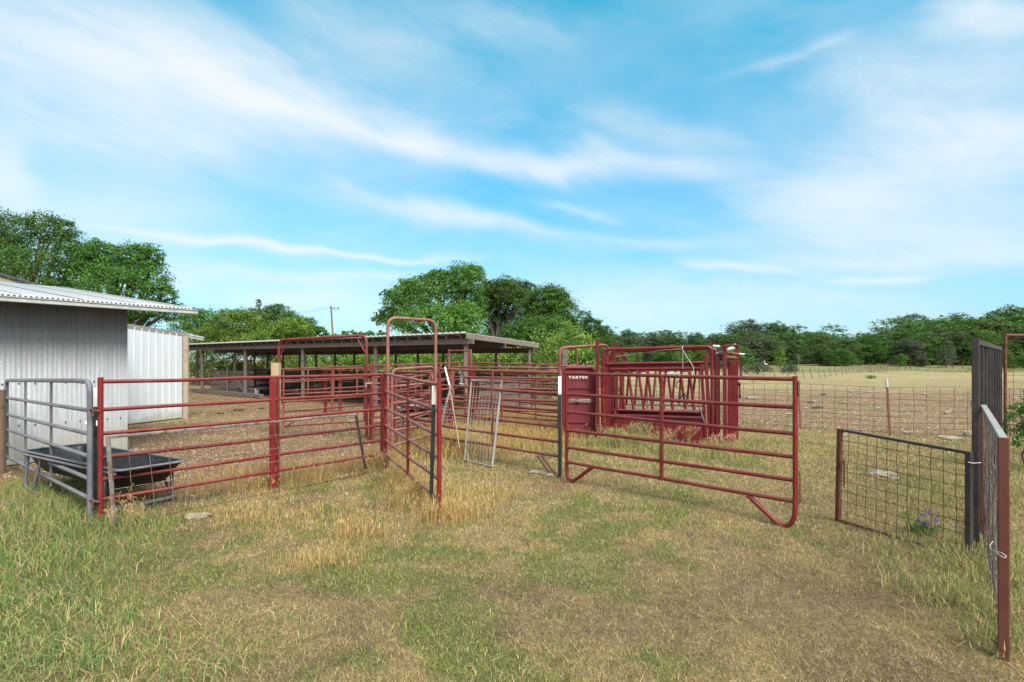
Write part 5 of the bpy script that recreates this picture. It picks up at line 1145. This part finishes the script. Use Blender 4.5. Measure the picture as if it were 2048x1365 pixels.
tree('small dark lone tree with a bare stem right behind the chute lever', G(1482,D), [bl(1480,712,24,14,D),bl(1470,722,18,12,D),bl(1494,722,18,10,D),bl(1482,704,16,10,D)], 7000, 0.10, PAL_DARK*1.1, 3010, 0.13, fork=.75)
b = G(2052,8.4); tree('green leafy bush at the right edge behind the mesh gate', b, [(b.x+o,b.y+p,z,r,r,r*.8,1,1) for o,p,z,r in ((-.03,0,.85,.22),(.15,.2,.62,.28),(-.02,-.1,.45,.2),(.25,0,.95,.28),(.35,.1,.5,.3))], 4200, 0.035, PAL_OAK*1.1, 3011, 0.015, name='bush', cat='bush', fork=.5)
# bare branches among the trees
def dead(px, py, D, h, lab, seed):
    q = random.Random(seed); b = W(px, py, D); mb = MB()
    def br(p, d, L, r, lv):
        e_ = p+d*L; mb.tube([p, p.lerp(e_,.5)+Vector((q.uniform(-.1,.1)*L,0,0)), e_], r, 5, r2=r*.5)
        if lv: 
            for k in range(3): br(p.lerp(e_, q.uniform(.45,1)), (d+Vector((q.uniform(-.8,.8),q.uniform(-.4,.4),q.uniform(-.1,.5)))).normalized(), L*.6, r*.55, lv-1)
    b.z = zt_(b.x, b.y); br(b, Vector((0.05,0,1)), h*.5, 0.045, 3); return tag(mb.build('dead_tree', M['galv_old'], None, loc=b), lab, 'dead tree')
dead(1563,726,99,4.4,'pale leafless dead tree at the foot of the treeline', 5)
dead(1597,728,99,2.6,'thin pale leafless sapling right of the dead tree', 8)
b = G(1095,19.5); mb = MB(); q = random.Random(3)
for k in range(90):
    p = b+Vector((q.gauss(0,.32),q.gauss(0,.3),q.uniform(0.5,1.0))); d = Vector((q.uniform(-1,1),q.uniform(-1,1),q.uniform(-.6,.5)))*.35; mb.tube([p, p+d*.5+Vector((0,0,.03)), p+d], 0.013, 5, r2=.004)
for k in range(60):
    p = b+Vector((q.gauss(0,.4),q.gauss(0,.3),q.uniform(0,.5))); d = Vector((q.uniform(-1,1),q.uniform(-1,1),q.uniform(.1,1)))*.35; mb.tube([p, p+d], 0.014, 5, r2=.006)
tag(mb.build('brush_pile', M['brown_steel'], None, loc=b), 'reddish brown heap of cut brush beyond the inner pen rails', 'brush pile')

# dry weed skeletons around the chute
def skeleton(px, D, h, lab, seed, n=9, mat=None):
    q = random.Random(seed); b = G(px, D); mb = MB()
    def br(p, d, L, r, lv):
        e_ = p+d*L; mb.tube([p, p.lerp(e_,.5)+Vector((q.uniform(-.06,.06)*L,q.uniform(-.06,.06)*L,0)), e_], r, 4, False, r2=r*.7)
        if lv:
            for k in range(q.choice((2,3))): br(p.lerp(e_, q.uniform(.4,1)), (d+Vector((q.uniform(-1,1),q.uniform(-.6,.6),q.uniform(-.2,.6)))).normalized(), L*q.uniform(.45,.7), r*.75, lv-1)
        else:
            s = 0.0045
            for k in range(2): o = e_+Vector((q.uniform(-.012,.012),q.uniform(-.012,.012),q.uniform(-.01,.02))); mb.add([o+Vector((-s,0,0)),o+Vector((0,s,s)),o+Vector((s,0,0)),o+Vector((0,-s,-s))], [(0,1,2,3)])
    for k in range(n): br(b+Vector((q.gauss(0,.10),q.gauss(0,.06),0)), Vector((q.uniform(-.5,.5),q.uniform(-.4,.4),1)).normalized(), h*.42, 0.0035, 3)
    return tag(mb.build('dry_weed', mat or M['weed'], None, loc=b), lab, 'weed', 'dry branching weeds')
M['weed'] = flat('dry_weed_stem', (0.33,0.22,0.085), 0.8); M['weed_pink'] = flat('pinkish_weed_stem', (0.36,0.17,0.10), 0.8); M['weed_green'] = flat('green_weed_stem', (0.20,0.21,0.07), 0.8)
skeleton(1372,10.75,.62,'tall golden branching weed before the right half of the chute side panel',21,7)
skeleton(1345,10.8,.40,'short golden branching weed beside the middle upright of the bow gate',22,8)
skeleton(1290,10.9,.60,'dense olive branching weed before the middle of the chute side panel',23,12,M['weed_green'])
skeleton(1262,11.0,.58,'bushy olive branching weed left of centre at the chute side',24,12,M['weed_green'])
skeleton(1462,10.3,.42,'pinkish dry weed at the foot of the head gate',25,8,M['weed_pink'])
skeleton(1428,10.5,.30,'low pinkish dry weed left of the head gate post',26,8,M['weed_pink'])
skeleton(1222,10.95,.5,'pale green weed at the rear end of the chute',27,12,M['weed_green'])
skeleton(755,8.2,.40,'dry weed at the foot of the tall narrow bow frame',28,9)
skeleton(243,5.4,.38,'golden stems beside the left end of the leaning rusty gate',29,3)
skeleton(275,5.7,.46,'orange dry stems just inside the leaning rusty gate',30,4,M['weed'])
skeleton(835,6.6,.36,'dry weed beneath the faded red panel',31,8)

# purple flowers
b = G(1847,5.35); e = empty('flowering_plant', b, 'small green plant with purple flowers behind the short mesh gate', 'plant')
x = np.random.default_rng(5).normal(b.x, .07, 260); y = np.random.default_rng(6).normal(b.y, .06, 260)
V, Fq, cc = blades((x, y), 0.05, 0.17, 0.007, (0.0,0.7), lambda a, c, q: np.array([(0.07,0.13,0.035),(0.10,0.16,0.04)])[q.integers(0,2,len(a))], 8)
numesh('foliage', V-np.array(b), Fq, cc, M['blade'], parent=e)
M['petal'] = flat('purple_petal', (0.22,0.11,0.42), 0.6); q = random.Random(4)
for ox, oz in ((-.075,.135),(.005,.10),(.03,.215),(-.035,.19),(.10,.11),(.09,.15)):
    mb = MB(); c0 = b+Vector((ox,-.03,oz)); 
    for k in range(9):
        a = q.uniform(0,6.28); c = c0+Vector((q.gauss(0,.014),q.gauss(0,.01),q.gauss(0,.012))); s = .010; mb.add([c+Vector((-s,0,-s*.4)),c+Vector((0,-s*.4,s)),c+Vector((s,0,-s*.2)),c+Vector((0,s*.4,-s))], [(0,1,2,3)])
    mb.build('flower', M['petal'], e)

# white bird on the shrub
bt = W(1531,735,62); e = empty('egret', bt, 'small white egret standing on top of the low wide shrub', 'bird')
mb = MB()
def ell(mb, c, r, n=8, m=6, rot=0):
    vs = []; fs = []
    for i in range(m+1):
        t = math.pi*i/m
        for j in range(n):
            p = 2*math.pi*j/n; v = Vector((r[0]*math.sin(t)*math.cos(p), r[1]*math.sin(t)*math.sin(p), r[2]*math.cos(t))); v.rotate(Matrix.Rotation(rot,3,'Y')); vs.append(Vector(c)+v)
    for i in range(m):
        for j in range(n): fs.append((i*n+j, (i+1)*n+j, (i+1)*n+(j+1)%n, i*n+(j+1)%n))
    mb.add(vs, fs, True)
ell(mb, bt+Vector((0.03,0,.34)), (.17,.10,.10), rot=-.25); mb.tube(bend([bt+Vector((-.10,0,.38)), bt+Vector((-.17,0,.50)), bt+Vector((-.10,0,.58)), bt+Vector((-.12,0,.68))], .05), .035, 8, r2=.022); ell(mb, bt+Vector((-.14,0,.69)), (.055,.03,.03)); mb.tube([bt+Vector((.15,0,.33)), bt+Vector((.30,0,.25))], .05, 6, r2=.01)
mb.build('body', M['post_white'], e)
mb = MB(); mb.tube([bt+Vector((-.18,0,.69)), bt+Vector((-.30,0,.67))], .013, 5, r2=.003); mb.build('beak', M['wood_pine'], e)
for o in (-.02,.04): MB().tube([bt+Vector((o,0,.28)), bt+Vector((o,.0,.12)), bt+Vector((o-.01,0,-.05))], .009, 5).build('leg', M['rubber'], e)

# rocks
M['dung'] = flat('dark_dung', (0.055,0.036,0.024), 0.95)
def rock(px, D, w, h, lab, seed, mat='stone', dep=0.7, cat='rock'):
    q = np.random.default_rng(seed); b = G(px, D); b.z = zt_(b.x, b.y); n, m = 12, 6; vs = []; fs = []
    for i in range(m+1):
        t = math.pi*i/m
        for j in range(n):
            p = 2*math.pi*j/n; k = q.uniform(.78,1.12); vs.append(b+Vector((w/2*k*math.sin(t)*math.cos(p), w/2*dep*k*math.sin(t)*math.sin(p), h*.35+h*.65*k*math.cos(t))))
    for i in range(m):
        for j in range(n): fs.append((i*n+j, (i+1)*n+j, (i+1)*n+(j+1)%n, i*n+(j+1)%n))
    mb = MB(); mb.add(vs, fs); o = mb.build('rock', M[mat], None, loc=b); return tag(o, lab, cat, 'scattered pale limestone')
rock(396,5.9,.30,.05,'flat pale stone in the grass below the long red panel',1)
rock(1768,8.05,.42,.07,'broad flat grey stone seen through the short mesh gate',2); rock(1790,7.75,.13,.06,'little pale stone beside the broad flat one',3)
rock(1078,8.3,.36,.04,'flat grey stone on the ground in front of the middle red panel',4); rock(1100,8.0,.12,.05,'small whitish stone at the foot of the post between panel and bow gate',5)
FR_ = [(1705,785,13,3.5,'pale boulder near the top edge of the stony pasture, behind the wire fence'),(1722,787,18,2.5,'low broken stone right of the pale boulder'),(1742,785.5,20,2.5,'thin slab two stones right of the pale boulder'),(1562,784.5,14,2,'flat white stone behind the top rail end of the bow gate'),
 (1750,778,7,2,'small white stone highest on the stony pasture'),(1850,789,16,3,'white flat stone just left of the black corner post, high in the pasture'),(1895,828,15,6,'rounded white stone in mid pasture left of the black corner post'),(1860,793,14,2,'thin stone beside the white flat stone by the corner post'),
 (1755,818,9,4,'bright little stone behind the fence left of the rusty fence post'),(1612,818,10,4,'pale stone just right of the bow gate end'),(1577,828,12,3,'small stone level with the bow gate second rail'),(1505,797,30,3,'long pale slab right of the head gate lever'),(1905,880,40,7,'wide pale slab before the black corner post'),
 (1885,876,18,5,'pale stone at the left end of the wide slab'),(1940,873,24,10,'grey boulder half behind the black corner post'),(1690,872,16,4,'stone near the top left corner of the short mesh gate'),(1820,868,20,5,'stone at the foot of the rusty fence post'),(1630,802,14,2,'dull stone above the dark clod behind the fence'),
 (2030,798,14,4,'whitish stone seen through the tall mesh frame'),(1688,806,9,3,'tiny pale stone in the middle of the stony pasture'),(1580,786,10,3,'small pale stone left of the flat white one'),(705,848,16,8,'white stone behind the second uprights of the wide bow gate'),(757,862,10,8,'white stone beside the near corner posts')]
for i, (px, py, w_, h_, lab) in enumerate(FR_):
    D = CAMH*F/(py-HZ); rock(px, D, w_*D/F, h_*D/F*1.2, lab, 50+i)
for i, (px, py, w_, h_, lab) in enumerate(((1647,790,12,3,'dark clod beside the far pasture stones'),(1636,817,22,4,'dark brown clod of dung in mid pasture'),(1620,806,14,3,'dark clod left of the pasture middle'),(478,822,24,4,'dark dung heap on the bare yard before the cattle shed'),(440,828,18,3,'dark dung patch left of the heap on the yard'),(522,818,12,3,'small dark clod near the pale pine post'))):
    D = CAMH*F/(py-HZ); o = rock(px, D, w_*D/F, h_*D/F*1.1, lab, 80+i, 'dung', cat='dung') if 'dung' in M else None
# ------------------------------------------------------------------ sky and light
SUN_EL, SUN_AZ = 50.0, 148.0     # azimuth clockwise from +Y: the sun stands high behind the camera's right shoulder
w = bpy.data.worlds.new('World'); C.world = w; w.use_nodes = True; nt = w.node_tree; nt.nodes.clear()
N = nt.nodes.new; Lk = nt.links.new
def mth(op, a, b=None, c=None, clamp=False):
    n = N('ShaderNodeMath'); n.operation = op; n.use_clamp = clamp
    for i, v in enumerate((a, b, c)):
        if v is None: continue
        if hasattr(v, 'is_linked'): Lk(v, n.inputs[i])
        else: n.inputs[i].default_value = v
    return n.outputs[0]
sky = N('ShaderNodeTexSky'); sky.sky_type = 'NISHITA'; sky.sun_disc = False; sky.sun_elevation = math.radians(SUN_EL); sky.sun_rotation = math.radians(SUN_AZ)
sky.air_density = 1.0; sky.dust_density = 0.6; sky.ozone_density = 1.5; sky.altitude = 200
tc = N('ShaderNodeTexCoord'); sp = N('ShaderNodeSeparateXYZ'); Lk(tc.outputs['Generated'], sp.inputs[0])
x_, y_, z_ = sp.outputs
az = mth('ARCTAN2', x_, y_); el = mth('ARCSINE', z_)
def nz(sx, sy, sc, det, rot=0.0, rough=0.55, seed=0.0):
    cb = N('ShaderNodeCombineXYZ'); Lk(az, cb.inputs[0]); Lk(el, cb.inputs[1]); cb.inputs[2].default_value = seed
    m0 = N('ShaderNodeMapping'); m0.inputs['Rotation'].default_value = (0,0,rot); Lk(cb.outputs[0], m0.inputs[0])
    mp = N('ShaderNodeMapping'); mp.inputs['Scale'].default_value = (sx, sy, 1); Lk(m0.outputs[0], mp.inputs[0])
    n = N('ShaderNodeTexNoise'); n.inputs['Scale'].default_value = sc; n.inputs['Detail'].default_value = det; n.inputs['Roughness'].default_value = rough; n.inputs['Distortion'].default_value = 0.6; Lk(mp.outputs[0], n.inputs[0]); return n.outputs['Fac']
w1 = nz(1, 2.2, 2.6, 3, 0.25); w2 = nz(1, 2.2, 2.6, 3, 0.25, seed=7.3)
azw = mth('ADD', az, mth('MULTIPLY', mth('SUBTRACT', w1, 0.5), 0.20)); elw = mth('ADD', el, mth('MULTIPLY', mth('SUBTRACT', w2, 0.5), 0.10))
def ae(px, py): X_ = (px-1024)/F; Z_ = (HZ-py)/F; return math.atan2(X_, 1), math.atan2(Z_, math.sqrt(1+X_*X_))
ST = [(-120,60,520,185,66,1.25),(430,185,680,245,36,.8),(640,245,1130,330,24,.95),(1100,320,1430,350,20,.65),(1150,230,1450,300,30,.40),(700,395,1110,475,15,.70),(290,478,860,517,9,.95),(-80,345,80,365,55,.8),
      (1500,400,2150,330,75,.75),(1640,150,2150,90,60,.55),(430,548,1000,566,14,.5),(1370,532,1550,560,7,.6),(1640,572,1860,560,6,.6),(-50,440,420,430,55,.45),(560,20,900,80,55,.35),
      (1930,-10,2100,20,20,.8),(250,170,900,230,110,.35),(1060,530,1500,600,30,.25),(380,600,900,620,30,.35),(1480,130,1700,60,9,.35),(1750,250,2100,260,50,.35),(1100,410,1230,425,10,.35),(1500,480,2100,470,30,.35),(0,250,520,300,40,.30),(1100,600,1750,615,26,.45),(1500,535,2120,515,20,.55),(-50,545,400,560,26,.6),(500,600,760,590,14,.4),(1180,470,1480,500,16,.35),(900,20,1150,70,30,.3),(1850,200,2150,300,40,.4)]
acc = None
for x0, y0, x1, y1, th, it in ST:
    a0, e0 = ae(x0, y0); a1, e1 = ae(x1, y1); L_ = math.hypot(a1-a0, e1-e0); ux, uy = (a1-a0)/L_, (e1-e0)/L_; cx, cy = (a0+a1)/2, (e0+e1)/2; t_ = th/F
    dx = mth('SUBTRACT', azw, cx); dy = mth('SUBTRACT', elw, cy)
    al = mth('ADD', mth('MULTIPLY', dx, ux), mth('MULTIPLY', dy, uy)); pe = mth('SUBTRACT', mth('MULTIPLY', dy, ux), mth('MULTIPLY', dx, uy))
    a2 = mth('POWER', mth('ABSOLUTE', mth('DIVIDE', al, L_*0.56)), 3.0); p2 = mth('POWER', mth('ABSOLUTE', mth('DIVIDE', pe, t_)), 1.7)
    g_ = mth('MULTIPLY', mth('EXPONENT', mth('MULTIPLY', mth('ADD', a2, p2), -1.0)), it)
    acc = g_ if acc is None else mth('ADD', acc, g_)
n1 = nz(1, 3.6, 2.6, 8, 0.22, 0.62); n2 = nz(1, 3.0, 1.3, 5, -0.15, 0.55, 3.1); n3 = nz(1, 2.6, 7, 8, 0.3, 0.7, 5.7)
tex = mth('ADD', mth('MULTIPLY', n1, 0.9), mth('MULTIPLY', n3, 0.7))             # ~0.7 mean
cl = mth('MULTIPLY', acc, mth('ADD', mth('MULTIPLY', mth('MAXIMUM', mth('SUBTRACT', tex, 0.35), 0.0), 1.9), 0.12))
veil = mth('MULTIPLY', mth('MAXIMUM', mth('SUBTRACT', mth('ADD', mth('MULTIPLY', n2, 0.75), mth('MULTIPLY', n1, 0.45)), 0.52), 0.0), 0.9)
cl = mth('ADD', cl, mth('MINIMUM', veil, 0.55))
hz = mth('EXPONENT', mth('MULTIPLY', mth('MAXIMUM', el, 0.0), -7.0)); cl = mth('ADD', cl, mth('MULTIPLY', hz, 0.45))
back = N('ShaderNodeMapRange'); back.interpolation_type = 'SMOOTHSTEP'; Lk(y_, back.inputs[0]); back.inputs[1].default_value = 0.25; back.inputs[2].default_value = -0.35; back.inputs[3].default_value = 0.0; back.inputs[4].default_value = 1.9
cl = mth('ADD', cl, back.outputs[0])      # unseen cloud added behind the camera to brighten and neutralise the ambient light
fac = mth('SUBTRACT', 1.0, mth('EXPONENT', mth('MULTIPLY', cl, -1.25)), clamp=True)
tint = N('ShaderNodeMix'); tint.data_type = 'RGBA'; tint.blend_type = 'MULTIPLY'; tint.inputs[0].default_value = 1.0; Lk(sky.outputs[0], tint.inputs[6])
tm = N('ShaderNodeMix'); tm.data_type = 'RGBA'; hr = N('ShaderNodeMapRange'); Lk(el, hr.inputs[0]); hr.inputs[1].default_value = 0.0; hr.inputs[2].default_value = 0.55; Lk(hr.outputs[0], tm.inputs[0]); tm.inputs[6].default_value = (*TINT_LOW, 1); tm.inputs[7].default_value = (*TINT_HIGH, 1); Lk(tm.outputs[2], tint.inputs[7])
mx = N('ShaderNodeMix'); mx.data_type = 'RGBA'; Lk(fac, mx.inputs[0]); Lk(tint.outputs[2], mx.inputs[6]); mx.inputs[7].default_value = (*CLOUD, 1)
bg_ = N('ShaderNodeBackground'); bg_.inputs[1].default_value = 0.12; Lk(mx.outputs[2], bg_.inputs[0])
bg_.inputs[1].default_value = 0.11
out = N('ShaderNodeOutputWorld'); Lk(bg_.outputs[0], out.inputs[0])
sl = bpy.data.lights.new('sun', 'SUN'); sl.energy = SUNE; sl.angle = math.radians(32); sl.color = (1.0,0.955,0.88)
so = bpy.data.objects.new('sun', sl); COL.objects.link(so)
a = math.radians(SUN_AZ); e_ = math.radians(SUN_EL); dirv = Vector((math.sin(a)*math.cos(e_), math.cos(a)*math.cos(e_), math.sin(e_)))
so.rotation_euler = dirv.to_track_quat('Z', 'Y').to_euler(); so.location = dirv*50
cam = bpy.data.cameras.new('camera'); cam.sensor_width = 36; cam.lens = 36*F/2048; cam.shift_y = (HZ-682.5)/2048; cam.clip_end = 3000; cam.clip_start = 0.05
co = bpy.data.objects.new('camera', cam); COL.objects.link(co); co.location = (0,0,CAMH); co.rotation_euler = (math.pi/2,0,0); C.camera = co
C.view_settings.view_transform = 'Standard'; C.view_settings.look = 'None'; C.view_settings.exposure = EXPO; C.view_settings.gamma = 1.0
C.cycles.max_bounces = 6; C.cycles.diffuse_bounces = 3; C.cycles.transmission_bounces = 4; C.cycles.transparent_max_bounces = 4
